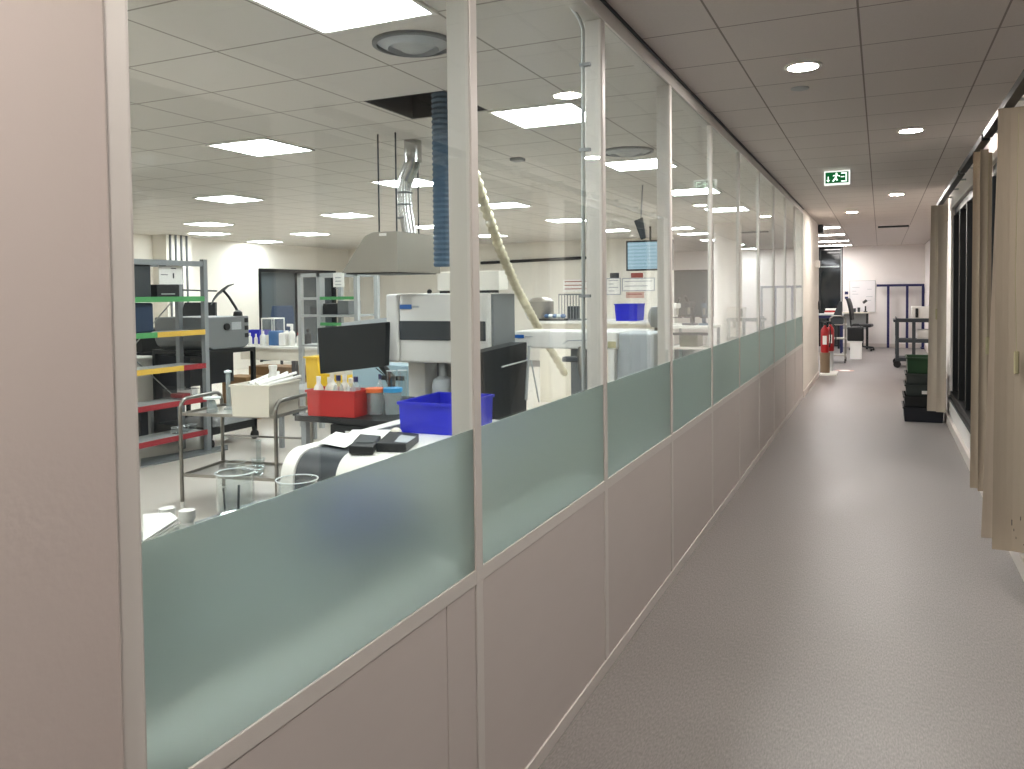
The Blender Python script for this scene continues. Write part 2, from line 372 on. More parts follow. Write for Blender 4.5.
# ---- glazed partition: posts, rails, base panels
PT = .072
struct(MB().box(-D1-PT-.12, -D1-PT, .803, Y0+10*W, .75, .784).build('trim_22', M['white']))  # unseen white ledge added to brighten the lower edge of the frosted film
part = struct(MB().box(-D1-PT, -D1, .803, Y0+10*W, .745, .786).build('trim_1', M['frame'], bevel=.002))
struct(MB().box(-D1-PT, -D1+.002, .803, Y0+10*W, C-.075, C).build('trim_2', M['frame'], bevel=.002))
struct(MB().box(-D1-PT, -D1+.012, .803, Y0+10*W, C-.012, C+.001).build('trim_3', M['dkgrey']))
struct(MB().box(-D1-PT, -D1+.004, .803, Y0+10*W, 0, .05).build('baseboard_left', M['frame'], bevel=.002))
for k in range(11):
    yk = Y0+k*W; wd = .05 if k == 0 else (.042 if k < 4 else .036)
    struct(MB().box(-D1-(PT if k < 4 else .026), -D1+.001, yk-wd, yk, .05, C-.075).build('trim_%d' % (k+4), M['frame'], bevel=.003))
for k in range(10):
    a = Y0+k*W; b = a+W-.042
    bp = MB()
    if k == 0: bp.box(-D1-.05, -D1-.002, a+.003, a+.93, .05, .745).box(-D1-.05, -D1-.002, a+.934, b-.004, .05, .745)
    else: bp.box(-D1-.05, -D1-.002, a+.003, b-.004, .05, .745)
    struct(bp.build('wall_panel', M['panel'], bevel=.002))
    w = struct(MB().box(-D1-.014, -D1-.007, a, b, .786, C-.075).build('window_%d' % (k+1), M['glass']))
    MB().box(-D1-.006, -D1-.003, a+.004, b-.004, .788, 1.178).build('frosted_film', M['frost'], w)
    MB().box(-D1-.014, -D1-.003, a, a+.004, .786, C-.075).box(-D1-.014, -D1-.003, b-.004, b, .786, C-.075).build('seal', M['frame'], w)

# round column, wall pier with conduits
struct(MB().lathe([(.235, 0), (.235, C)], (-2.42, 14.3, 0), 32).build('trim_20', M['endwall'], smooth=True))
struct(MB().box(BACK, BACK+.35, 10.9, 11.5, 0, C).build('trim_21', M['wall']))

# ================================================================ CEILING FITTINGS
panels = [(-2.24, 2.35, 'large bright square ceiling panel light nearest the camera, cut by the top of the photo'),
 (-4.68, 4.63, 'square ceiling panel light left of the hood, second along from the nearest one'),
 (-7.33, 7.03, 'square ceiling panel light third along the diagonal above the grey shelving'),
 (-10.05, 9.4, 'small square ceiling panel light above the wheeled black cart, fourth in the diagonal'),
 (-11.5, 10.85, 'square ceiling panel light fifth in the diagonal, just below the fourth'),
 (-12.2, 13.1, 'square ceiling panel light nearest the dark window on the left back wall'),
 (-10.05, 11.9, 'square ceiling panel light between the dark window and the hood rods'),
 (-7.33, 9.35, 'square ceiling panel light just left of the hood hanging rods'),
 (-4.76, 6.9, 'square ceiling panel light behind the shiny ventilation duct'),
 (-2.28, 4.62, 'square ceiling panel light beside the ceiling opening, seen through the second pane'),
 (-4.8, 9.3, 'square ceiling panel light above the cream hose'),
 (-4.85, 11.8, 'square ceiling panel light beyond the cream hose, left of the conduit'),
 (-2.28, 6.87, 'square ceiling panel light seen through the third pane beyond the round air vent'),
 (-2.28, 9.1, 'square ceiling panel light seen through the fourth pane'),
 (-2.28, 11.4, 'square ceiling panel light seen through the fifth pane before the round column'),
 (-7.33, 11.7, 'square ceiling panel light far behind the hood'),
 (-4.85, 14.2, 'square ceiling panel light in front of the wall screen'),
 (-7.4, 14.2, 'square ceiling panel light near the far wall behind the hood duct')]
def panel_light(name, label, x, y, w, d, lm, group):
    t = thing(name, label, 'ceiling light', (x+w/2, y+d/2, C), 0, group)
    MB().box(x, x+w, y, y+.02, C-.012, C).box(x, x+w, y+d-.02, y+d, C-.012, C).box(x, x+.02, y+.02, y+d-.02, C-.012, C).box(x+w-.02, x+w, y+.02, y+d-.02, C-.012, C).build('lamp_frame', M['lampframe'], t)
    MB().box(x+.02, x+w-.02, y+.02, y+d-.02, C-.009, C-.003).build('lamp_diffuser', lm, t)
    return t
for x, y, lab in panels: panel_light('ceiling_light', lab, x, y, .58, .57, M['lamp'], 'square panel lights in the laboratory ceiling')
for y, lab in ((15.85, 'first lit ceiling panel beyond the end of the glass wall'), (18.0, 'second lit ceiling panel beyond the glass wall'), (20.4, 'third lit ceiling panel beyond the glass wall'), (22.4, 'farthest lit ceiling panel, just before the dark end window')):
    panel_light('ceiling_light', lab, -1.5, y, .82, .4, M['lampend'], 'lit panels over the open area')
for y, lab in ((14.4, 'small far ceiling panel light just left of the round column, nearest of its row'), (16.0, 'far ceiling panel light left of the round column, second of its row'), (18.2, 'far ceiling panel light left of the round column, third of its row'), (20.4, 'far ceiling panel light right of the round column'), (22.6, 'farthest ceiling panel light right of the round column, before the end wall')):
    panel_light('ceiling_light', lab, -3.72, y, .62, .5, M['lamp'], 'panel lights in front of the round column')
# hidden-from-frame rows continue the room lighting
for x, y in ((-4.7, 1.6), (-7.3, 1.6), (-9.9, 1.6), (-2.28, -.3), (-4.7, -1.2), (-7.3, -1.2), (-9.9, 4.4)): panel_light('ceiling_light', 'square ceiling panel light in the rows outside the left of the photo', x, y, .58, .57, M['lamp'], 'square panel lights outside the frame')
dls = [(-.371, 4.462, 'round recessed downlight nearest the camera in the corridor ceiling'), (.197, 6.605, 'round recessed downlight between the exit sign and the window blinds'),
       (.171, 10.94, 'round recessed downlight beyond the exit sign, right of centre'), (-.396, 13.12, 'farthest round recessed downlight, nearest the corridor end'),
       (.19, 2.3, 'round recessed downlight above the camera'), (-.37, .2, 'round recessed downlight just behind the camera'), (.19, -1.9, 'round recessed downlight far behind the camera')]
for x, y, lab in dls:
    t = thing('downlight', lab, 'ceiling light', (x, y, C), 0, 'round downlights along the corridor')
    MB().lathe([(.095, 0), (.095, -.006), (.075, -.008), (.073, 0)], (x, y, C), 28).build('trim_ring', M['lampframe'], t, smooth=True)
    MB().disc((x, y, C-.006), .073).build('lens', M['down'], t)
def round_vent(x, y, r, label):
    t = thing('air_diffuser', label, 'air vent', (x, y, C))
    MB().lathe([(r, 0), (r, -.012), (r*.9, -.016), (r*.9, 0)], (x, y, C), 32).build('outer_ring', M['midgrey'], t, smooth=True)
    MB().lathe([(r*.88, -.002), (r*.62, -.03), (r*.6, -.006)], (x, y, C), 32).build('cone', M['lightgrey'], t, smooth=True)
    MB().lathe([(r*.5, -.012), (r*.3, -.035), (.001, -.038)], (x, y, C), 32).build('centre_disc', M['palemetal'], t, smooth=True)
round_vent(-1.97, 3.23, .19, 'round white ceiling air vent beside the nearest panel light')
p = at(627, 151, Z=C); round_vent(p.x, p.y, .22, 'round ceiling air vent seen through the third pane')
p = at(517, 158, Z=C)
tag(MB().box(p.x-.05, p.x+.06, p.y-.05, p.y+.05, C-.03, C).build('smoke_detector', M['midgrey'], bevel=.01), 'small grey detector on the lab ceiling left of the conduit', 'detector')
p = at(800, 88, Z=C)
tag(MB().lathe([(.05, 0), (.05, -.006), (.03, -.012)], (p.x, p.y, C), 16).build('sprinkler_plate', M['palemetal'], smooth=True), 'tiny round plate on the corridor ceiling below the nearest downlight', 'ceiling plate')
t = thing('ceiling_slot_vent', 'long black slot vent in the ceiling near the corridor end', 'air vent', (.2, 16.4, C))
MB().box(-.05, .46, 16.28, 16.44, C-.03, C).build('slot', M['black'], t)
MB().box(-.07, .48, 16.26, 16.28, C-.004, C).box(-.07, .48, 16.44, 16.46, C-.004, C).build('flange', M['lampframe'], t)
# exit sign hanging from the ceiling
t = thing('exit_sign', 'green and white illuminated exit sign with running figure and arrow', 'exit sign', (-.388, 8.4, 2.56))
MB().box(-.505, -.272, 8.4, 8.45, 2.565, 2.70).build('sign_box', M['exitf'], t, bevel=.004)
MB().box(-.492, -.285, 8.394, 8.4, 2.582, 2.686).build('sign_face', M['exitg'], t)
q = MB(); y0, y1 = 8.389, 8.394
def xz(pts): q.prism(pts, 'y', y0, y1)
xz([(-.470, 2.60), (-.463, 2.60), (-.463, 2.645), (-.470, 2.645)]); xz([(-.482, 2.612), (-.4665, 2.592), (-.451, 2.612)])        # down arrow
for i in range(10): pass
q.disc((-.392, 8.3915, 2.671), .008, 'y', 12, .005)                                                                          # running figure: head
xz([(-.40, 2.66), (-.384, 2.664), (-.392, 2.628), (-.408, 2.63)]); xz([(-.408, 2.63), (-.396, 2.63), (-.38, 2.612), (-.388, 2.6)]); xz([(-.404, 2.634), (-.394, 2.626), (-.42, 2.594), (-.43, 2.6)])
xz([(-.388, 2.66), (-.384, 2.652), (-.362, 2.64), (-.36, 2.648)]); xz([(-.398, 2.66), (-.402, 2.652), (-.424, 2.646), (-.422, 2.654)])
xz([(-.350, 2.592), (-.300, 2.592), (-.300, 2.676), (-.350, 2.676), (-.350, 2.668), (-.31, 2.668), (-.31, 2.6), (-.35, 2.6)])  # door outline
xz([(-.352, 2.634), (-.322, 2.634), (-.322, 2.642), (-.352, 2.642)])
q.build('pictogram', M['exitw'], t)
MB().box(-.45, -.33, 8.41, 8.44, 2.70, C).build('mount', M['lampframe'], t)
# speaker, sensor on far wall
t = thing('wall_speaker', 'small dark speaker fixed high at the end of the corridor wall', 'speaker', (-1.0, 15.35, 2.56))
MB().box(-1.01, -.93, 15.2, 15.4, 2.56, 2.70).build('housing', M['dkgrey'], t, bevel=.008); MB().box(-.93, -.926, 15.22, 15.38, 2.58, 2.68).build('grille', M['black'], t)
tag(MB().box(-D1, -D1+.07, 14.6, 14.72, 1.93, 2.05).build('wall_sensor', M['white'], bevel=.008), 'small white box on the corridor wall just before its end', 'sensor')
tag(MB().box(-D1, -D1+.03, 15.25, 15.35, 1.2, 1.35).build('wall_switch', M['black'], bevel=.006), 'small black switch near the end corner of the corridor wall', 'switch')

# ================================================================ BLINDS on the right
def blind(label, slats, cw, yr0, yr1, cwx, cwz):
    t = thing('vertical_blind', label, 'blind', (.6, slats[0][1], .15), 0, 'gathered vertical blinds on the right')
    for i, (x, y, wd, an, mt, lean) in enumerate(slats):
        s = MB(); co, si = math.cos(an), math.sin(an); n = 5
        pts = []
        for k in range(n+1):
            u = -wd/2 + wd*k/n; b = .010*math.cos(PI*u/wd)
            pts.append((x+u*co-b*si, y+u*si+b*co))
        pts = pts + [(a+.0015*si, b-.0015*co) for a, b in reversed(pts)]
        m_ = len(pts)
        s._faces([(a+lean, b, .155) for a, b in pts]+[(a, b, 2.49) for a, b in pts],
                 [(k, (k+1) % m_, (k+1) % m_+m_, k+m_) for k in range(m_)]+[(k, m_-1-k, m_-2-k, k+1) for k in range(m_//2-1)]+[(k+m_, k+1+m_, 2*m_-2-k, 2*m_-1-k) for k in range(m_//2-1)])
        o = s.build('slat', M[mt], t)
        if i == cw:
            cx, cy = cwx, y-.016
            MB().box(cx-.012, cx+.012, cy-.012, cy, cwz, cwz+.12).build('cord_weight', M['cordw'], o, bevel=.006)
            MB().tube([(cx, cy-.004, cwz+.12), (cx-.008, cy-.004, cwz+.5), (cx, cy-.003, 2.45)], .0015, 6).build('cord', M['cordw'], o)
    if slats[0][1] < 5:
        q = slats[0][1]-.016
        for dx, z, w_, h_ in ((-.03, .30, .004, .03), (-.02, .27, .003, .012), (.01, .33, .003, .02), (.03, .29, .004, .008), (-.01, .23, .003, .01), (.025, .2, .006, .006)):
            MB().box(.66+dx, .66+dx+w_, q-.004, q, z, z+h_).build('scuff_mark', M['ink'], t)
    MB().box(.585, .635, yr0, yr1, 2.50, 2.54).build('head_rail', M['blackm'], t)
    y = yr0+.1
    while y < yr1: MB().box(.60, .62, y, y+.03, 2.54, 2.562).box(.60, RW, y, y+.03, 2.56, 2.572).build('bracket', M['palemetal'], t); y += .8
    return t
blind('beige vertical blind stack nearest the camera, cut by the right edge of the photo',
      [(.63, 4.92, .15, -.12, 'blind', -.01), (.64, 5.14, .11, .05, 'blind_lit', -.07), (.66, 5.05, .11, .1, 'blind', 0), (.665, 5.24, .11, .2, 'blind', 0)], 0, 3.4, 5.9, .645, 1.10)
blind('beige vertical blind stack in the middle, between the nearest stack and the black window',
      [(.607, 6.40, .06, -.1, 'blind', -.005), (.635, 6.31, .05, .1, 'blind', 0), (.66, 6.46, .08, .3, 'blind', 0), (.66, 6.58, .1, .3, 'blind_lit', 0)], 1, 6.0, 7.6, .66, 1.10)
blind('beige vertical blind stack farthest down the corridor beside the stacked crates',
      [(.565, 10.28, .10, -.1, 'blind_lit', -.03), (.63, 10.22, .09, -.15, 'blind_lit', -.01), (.62, 10.36, .127, .3, 'blind', 0)], 0, 7.7, 10.6, .575, 1.2)
# black blind bunched against the window
# ================================================================ END AREA
# navy frame
t = thing('navy_steel_frame', 'navy blue steel frame with three uprights standing against the end wall', 'frame', (.47, 23.45, 0))
for x in (.18, .63, 1.0): MB().box(x-.03, x+.03, 23.42, 23.48, 0, 1.62).build('upright', M['navy'], t)
MB().box(-.1, 1.03, 23.42, 23.48, 1.62, 1.68).build('top_bar', M['navy'], t)
MB().box(.95, 1.03, 23.2, 23.58, 0, .03).build('foot', M['navy'], t)
# whiteboard
t = thing('whiteboard', 'white board with faint notes hung on the end wall above the desk', 'whiteboard', (-.45, 23.57, .94))
MB().box(-.757, -.138, 23.575, 23.595, .95, 1.78).build('board', M['whiteboard'], t)
MB().box(-.77, -.757, 23.57, 23.6, .94, 1.79).box(-.138, -.125, 23.57, 23.6, .94, 1.79).box(-.757, -.138, 23.57, 23.6, 1.78, 1.79).box(-.757, -.138, 23.57, 23.6, .94, .95).build('board_frame', M['palemetal'], t)
q = MB()
for z, a, b in ((1.6, -.7, -.52), (1.5, -.7, -.6), (1.42, -.7, -.55), (1.35, -.36, -.2), (1.55, -.33, -.22), (1.25, -.36, -.24)): q.box(a, b, 23.572, 23.575, z, z+.012)
q.build('handwriting', M['lightgrey'], t)
tag(MB().box(-.885, -.80, 23.57, 23.599, 1.30, 1.36).build('notice_card', M['navy']), 'small dark notice left of the whiteboard, lower one', 'notice')
tag(MB().box(-.885, -.80, 23.57, 23.599, 1.42, 1.5).build('notice_card', M['navy']), 'small dark notice left of the whiteboard, upper one', 'notice')
# far desk
t = thing('desk', 'high desk with beige top below the whiteboard', 'desk', (-.6, 22.95, 0))
MB().box(-1.05, -.27, 22.7, 23.3, .93, .96).build('desk_top', M['offwhite'], t)
for x in (-1.0, -.32):
    for y in (22.75, 23.25): MB().box(x-.025, x+.025, y-.025, y+.025, 0, .93).build('leg', M['blackm'], t)
MB().box(-.97, -.35, 23.2, 23.22, .5, .93).build('back_panel', M['palemetal'], t)
for x, lab, h in ((-.62, 'first small dark cup on the far desk', .1), (-.52, 'second small dark cup on the far desk, nearer the whiteboard edge', .12)):
    tag(MB().lathe([(.03, 0), (.035, h), (.03, h), (.026, .01)], (x, 22.9, .96), 12).build('cup', M['dkgrey'], smooth=True), lab, 'cup')
t = thing('barcode_scanner', 'black hand scanner standing on the right of the far desk', 'scanner', (-.36, 22.9, .96))
MB().lathe([(.05, 0), (.045, .02), (.02, .03), (.018, .16)], (-.36, 22.9, .96), 14).build('stand', M['black'], t, smooth=True)
MB().tube([(-.42, 22.9, 1.2), (-.33, 22.9, 1.27)], .035, 10).build('head', M['black'], t)
# office chair
def office_chair(name, label, loc, rz, seat_z, fab):
    t = thing(name, label, 'chair', loc, rz)
    MB().box(-.24, .24, -.23, .23, seat_z, seat_z+.08).build('seat', fab, t, bevel=.03, local=True)
    q = MB()
    pts = []
    for i in range(7):
        z = seat_z+.18+.55*i/6; w = .2+.03*math.sin(PI*i/6); yy = .22+.10*(i/6)**2
        pts.append((w, yy, z))
    for i in range(6):
        (w0, ya, za), (w1, yb, zb) = pts[i], pts[i+1]
        q.hexa([(-w0, ya, za), (w0, ya, za), (w0, ya+.05, za), (-w0, ya+.05, za), (-w1, yb, zb), (w1, yb, zb), (w1, yb+.05, zb), (-w1, yb+.05, zb)])
    q.build('backrest', fab, t, local=True, smooth=True)
    MB().tube([(0, .1, seat_z), (0, .27, seat_z+.02), (0, .29, seat_z+.3)], .02, 8).build('back_bar', M['blackm'], t, local=True)
    MB().tube([(0, 0, .09), (0, 0, seat_z)], .028, 12).build('gas_column', M['blackm'], t, local=True)
    for k in range(5):
        a = 2*PI*k/5+.3; e = (.29*math.cos(a), .29*math.sin(a))
        l = MB().tube([(0, 0, .11), (e[0], e[1], .075)], .018, 8).build('base_arm', M['blackm'], t, local=True)
        MB().tube([(e[0]-.012, e[1], .03), (e[0]+.012, e[1], .03)], .03, 12).build('caster', M['rubber'], l, local=True)
    return t
office_chair('office_chair', 'tall black swivel chair in front of the far desk', (-.42, 22.2, 0), 1.45, .6, M['black'])
# desk with red books and monitor at left end
t = thing('worktop_table', 'small work table half hidden by the corridor wall end, holding books', 'table', (-1.1, 21.2, 0))
MB().box(-1.5, -.82, 20.9, 21.6, .93, .96).build('table_top', M['palemetal'], t)
for x in (-1.45, -.87):
    for y in (20.95, 21.55): MB().box(x-.02, x+.02, y-.02, y+.02, 0, .93).build('leg', M['navy'], t)
MB().box(-1.45, -.87, 20.93, 20.96, .86, .93).build('apron', M['navy'], t)
for i, (mt, lab) in enumerate((('white', 'bottom white folder of the pile on the far work table'), ('red', 'red folder in the middle of the pile on the far work table'), ('paper', 'top white folder of the pile on the far work table'), )):
    tag(MB().box(-1.25+.01*i, -.92, 21.0, 21.3, .96+.045*i, 1.0+.045*i).build('folder', M[mt]), lab, 'folder', 'pile of folders on the far work table')
# metal cart with things
t = thing('metal_cart', 'small chrome cart loaded with cables in front of the far table', 'cart', (-.8, 18.6, 0))
for x in (-.98, -.68):
    for y in (18.3, 18.75):
        l = MB().tube([(x, y, .09), (x, y, .95)], .012, 8).build('leg', M['chrome'], t)
        MB().tube([(x-.012, y, .045), (x+.012, y, .045)], .045, 12).build('caster', M['rubber'], l)
for z in (.15, .5, .8): MB().box(-1.0, -.66, 18.28, 18.77, z, z+.02).build('shelf', M['steel'], t)
MB().tube([(-.98, 18.3, .95), (-.9, 18.28, 1.0), (-.76, 18.28, 1.0), (-.68, 18.3, .95)], .012, 8).build('handle', M['chrome'], t)
t = thing('tool_case', 'dark machine part case on the chrome cart', 'case', (-.85, 18.5, .82))
MB().box(-.97, -.72, 18.34, 18.7, .82, 1.0).build('body', M['dkgrey'], t, bevel=.01); MB().tube([(-.9, 18.5, 1.0), (-.88, 18.5, 1.05), (-.8, 18.5, 1.05), (-.78, 18.5, 1.0)], .01, 8).build('handle', M['blackm'], t)
t = thing('folded_laptop_stand', 'black angled stand leaning up from the chrome cart', 'stand', (-.8, 18.5, 1.0))
MB().hexa([(-.92, 18.4, 1.0), (-.75, 18.4, 1.0), (-.75, 18.6, 1.0), (-.92, 18.6, 1.0), (-.8, 18.4, 1.3), (-.74, 18.4, 1.3), (-.74, 18.6, 1.3), (-.8, 18.6, 1.3)]).build('panel', M['dkgrey'], t)
MB().tube([(-.9, 18.45, 1.0), (-.78, 18.45, 1.27)], .012, 6).build('strut', M['blackm'], t)
t = thing('white_storage_box', 'white cardboard box on the floor behind the chrome cart', 'box', (-.5, 19.6, 0))
MB().box(-.62, -.38, 19.4, 19.75, 0, .38).build('body', M['paper'], t, bevel=.004); MB().box(-.63, -.37, 19.39, 19.76, .36, .4).build('lid', M['white'], t)
t = thing('black_bag', 'black tool bag on top of the white box', 'bag', (-.5, 19.6, .4))
MB().box(-.68, -.34, 19.42, 19.72, .4, .72).build('body', M['black'], t, bevel=.03); MB().tube([(-.6, 19.5, .72), (-.55, 19.5, .78), (-.45, 19.5, .78), (-.4, 19.5, .72)], .01, 8).build('handle', M['rubber'], t)
# extinguisher
def extinguisher(x, y, z, label, h=.5, r=.075):
    t = thing('fire_extinguisher', label, 'fire extinguisher', (x, y, z))
    MB().lathe([(r*.9, 0), (r, .02), (r, h*.78), (r*.8, h*.88), (r*.35, h*.95), (r*.3, h)], (x, y, z), 20).build('cylinder', M['extred'], t, smooth=True)
    MB().lathe([(r*.4, h), (r*.35, h+.05), (.01, h+.06)], (x, y, z), 12).box(x-.08, x+.03, y-.012, y+.012, z+h+.04, z+h+.06).build('valve_handle', M['black'], t)
    MB().tube([(x+.02, y, z+h+.02), (x+.09, y-.01, z+h-.03), (x+.1, y-.02, z+h*.5), (x+.08, y-.02, z+.1)], .012, 8).build('hose', M['black'], t, smooth=True)
    MB().box(x-.035, x+.035, y-r-.004, y-r+.002, z+h*.3, z+h*.62).build('label_plate', M['paper'], t)
    return t
extinguisher(-.93, 15.8, .40, 'red fire extinguisher on a tan post stand at the corridor wall end', .50, .072)
extinguisher(-.86, 16.2, .40, 'second red fire extinguisher just behind the first', .5, .07)
t = thing('extinguisher_stand', 'tan post stand with white base plate carrying the red extinguishers', 'stand', (-.9, 15.9, 0))
MB().lathe([(.085, .03), (.085, .33), (.09, .34), (.09, .40)], (-.93, 15.8, 0), 20).build('post', M['tan'], t, smooth=True)
MB().lathe([(.06, .03), (.06, .395)], (-.86, 16.2, 0), 16).build('post', M['palemetal'], t, smooth=True)
MB().box(-1.0, -.72, 15.5, 16.25, 0, .03).build('base_plate', M['white'], t, bevel=.005)
t = thing('floor_marking', 'round red and white sticker on the floor beside the extinguishers', 'floor sticker', (-.55, 16.4, 0))
MB().disc((-.62, 16.6, .0015), .17, h=.003).build('disc', M['pink'], t); MB().disc((-.62, 16.6, .004), .1, h=.002).build('inner_disc', M['paper'], t)
# grey utility trolley at right
t = thing('utility_trolley', 'dark grey plastic utility trolley on casters beyond the stacked crates', 'trolley', (.62, 17.9, 0), .0)
TX0, TX1, TY0, TY1 = .27, .95, 17.5, 18.3
for z, n in ((.90, 'shelf'), (.50, 'shelf'), (.13, 'shelf')):
    MB().box(TX0-.04*(z > .8), TX1, TY0, TY1, z, z+.05).box(TX0, TX0+.02, TY0, TY1, z+.05, z+.09).box(TX0, TX1, TY0, TY0+.02, z+.05, z+.07).build(n, M['dkgrey'], t, bevel=.006)
for x, y in ((TX0+.03, TY0+.03), (TX1-.04, TY0+.03), (TX0+.03, TY1-.04), (TX1-.04, TY1-.04)):
    l = MB().box(x-.03, x+.03, y-.03, y+.03, .14, .9).build('post', M['dkgrey'], t, bevel=.008)
    MB().tube([(x, y-.02, .07), (x, y+.02, .07)], .07, 14).build('caster', M['rubber'], l)
MB().box(.56, .62, TY0-.005, TY0+.02, .14, .9).build('centre_post', M['dkgrey'], t)
t = thing('white_device', 'small white box with a black handset standing on the grey trolley', 'device', (.65, 17.8, .97))
MB().box(.55, .95, 17.6, 18.0, .97, 1.2).build('body', M['white'], t, bevel=.01); MB().box(.62, .67, 17.57, 17.6, .99, 1.17).build('handset', M['black'], t, bevel=.006)
tag(MB().box(.65, .9, 17.6, 17.9, .57, .75).build('white_carton', M['white'], bevel=.01), 'white carton on the middle shelf of the grey trolley', 'carton')
# stacked crates
def crate(name, label, x0, x1, y0, y1, z0, z1, mt, rz=0, taper=.01, wall=.006, rim=.012, group=None, cat='crate', c=None):
    t = thing(name, label, cat, ((x0+x1)/2, (y0+y1)/2, z0), rz, group)
    hw, hd, h = (x1-x0)/2, (y1-y0)/2, z1-z0; q = MB(); tp = taper
    def ring(i, z): return [(-hw+i, -hd+i, z), (hw-i, -hd+i, z), (hw-i, hd-i, z), (-hw+i, hd-i, z)]
    o1, o2, i2, i1 = ring(tp, 0), ring(0, h), ring(wall, h), ring(tp+wall, wall)
    vs = o1+o2+i2+i1
    fs = [(3, 2, 1, 0)] + [(k, (k+1) % 4, 4+(k+1) % 4, 4+k) for k in range(4)] + [(4+k, 4+(k+1) % 4, 8+(k+1) % 4, 8+k) for k in range(4)] + [(8+k, 8+(k+1) % 4, 12+(k+1) % 4, 12+k) for k in range(4)] + [(12, 13, 14, 15)]
    q._faces(vs, fs); q.build('body', mt, t, local=True)
    r = MB(); e = rim
    r.box(-hw-e, hw+e, -hd-e, -hd+.003, h-.012, h+.003).box(-hw-e, hw+e, hd-.003, hd+e, h-.012, h+.003).box(-hw-e, -hw+.003, -hd, hd, h-.012, h+.003).box(hw-.003, hw+e, -hd, hd, h-.012, h+.003)
    r.build('rim', mt, t, local=True)
    return t
G = 'crates stacked against the right wall'
crate('storage_crate', 'dark navy crate at the bottom of the stack by the farthest blind', .25, .665, 10.42, 11.0, 0, .165, M['navyp'], group=G)
crate('storage_crate', 'black crate second from the bottom of the stack by the farthest blind', .255, .66, 10.45, 11.0, .17, .29, M['black'], group=G)
crate('storage_crate', 'grey-green crate third from the bottom with a white label', .27, .66, 10.5, 11.0, .295, .42, M['dkgreen'], group=G)
crate('storage_crate', 'grey-green crate just under the top green one', .275, .66, 10.52, 11.0, .425, .55, M['dkgreen'], group=G)
crate('storage_crate', 'green crate on top of the stack by the farthest blind', .285, .66, 10.54, 11.02, .555, .74, M['green'], group=G)
tag(MB().box(.44, .50, 10.483, 10.486, .32, .36).build('label_sticker', M['paper']), 'small white label stuck on the grey-green crate', 'label')

# ================================================================ LAB: near bench along the glass
t = thing('lab_bench', 'grey laboratory bench standing against the first glass pane', 'bench', (-1.5, 1.2, 0))
MB().box(-2.08, -1.23, .3, 2.28, .77, .80).build('bench_top', M['benchgrey'], t, bevel=.004)
for x in (-2.04, -1.29):
    for y in (.36, 2.22): MB().box(x-.02, x+.02, y-.02, y+.02, 0, .77).build('leg', M['palemetal'], t)
BZ = .80
tag(MB().box(-1.56, -1.38, 1.92, 2.2, .80, .93).build('blue_tray', M['blue'], bevel=.01), 'blue tray on the near bench, seen as a blurred patch through the first frosted film', 'tray')
def beaker(cx, cy, r, h, label, z=BZ, nm='glass_beaker', liquid=None):
    t = thing(nm, label, 'beaker', (cx, cy, z))
    prof = [(r*.9, 0), (r, .012), (r, h-.01), (r*1.07, h), (r*1.03, h+.001), (r-.004, h-.012), (r-.004, .012), (r*.85, .006)]
    MB().lathe(prof, (cx, cy, z), 32).build('glass_body', M['cglass'], t, smooth=True)
    MB().tube([(cx+r*1.05*math.cos(a*PI/16), cy+r*1.05*math.sin(a*PI/16), z+h) for a in range(33)], .0022, 6, cap=False).build('rim', M['rim'], t, smooth=True)
    return t
p = at(235, 472, Y=2.08); h = p.z-BZ; b1 = beaker(p.x, 2.08, .062, h, 'tall glass beaker on the near bench left of the frosted edge')
g = MB(); g.tube([(p.x+.03, 2.06, BZ+.02), (p.x+.035, 2.06, BZ+h*.75)], .004, 6).tube([(p.x-.01, 2.04, BZ+.03), (p.x-.005, 2.03, BZ+h*.7)], .003, 6)
tag(g.build('stirring_rod', M['dkgrey']), 'thin dark stirring rods standing in the tall glass beaker', 'stirring rod')
p = at(297, 479, Y=2.2); beaker(p.x, 2.2, .068, p.z-BZ, 'wide glass beaker on the near bench beside the rounded white machine')
def bottle(x, y, z, r, h, mt, cap, label, name='bottle', group=None, neck=.4, caph=.025, cat='bottle', seg=14):
    t = thing(name, label, cat, (x, y, z), 0, group)
    MB().lathe([(r*.92, 0), (r, .01), (r, h*.72), (r*.8, h*.82), (r*neck, h*.9), (r*neck, h)], (x, y, z), seg).build('body', M[mt], t, smooth=True)
    MB().lathe([(r*neck*1.15, h-.008), (r*neck*1.15, h+caph)], (x, y, z), seg).build('cap', M[cap], t, smooth=True)
    return t
for px_, py_, Y, lab in ((187, 510, 1.74, 'small white capped jar on the near bench, right one of the pair'), (167, 508, 1.78, 'small white capped jar on the near bench, left one of the pair beside the papers')):
    p = at(px_, py_, Y=Y); z = p.z
    bottle(p.x, Y, BZ, .022, max(.03, z-BZ-.018), 'white', 'white', lab, neck=.95, caph=.018, name='sample_jar', cat='jar')
q = MB(); a = at(143, 514, Y=1.42); b = at(170, 512, Y=1.55); c = at(178, 518, Y=1.5); d = at(143, 541, Y=1.3)
for i in range(3):
    dz = Vector((0, 0, .008*i)); e = Vector((0, 0, .003))
    P = [d-dz, c-dz, b-dz, a-dz]
    q.hexa([tuple(v-e) for v in P]+[tuple(v) for v in P])
o = q.build('paper_sheets', M['paper']); tag(o, 'loose white paper sheets on the near bench at the wall edge', 'papers')
q = MB(); q.box(min(d.x, a.x)-.05, c.x+.0, 1.28, 1.55, BZ, min(c.z, d.z)-.035)
tag(q.build('document_tray', M['cglass']), 'clear plastic tray under the loose papers', 'tray')

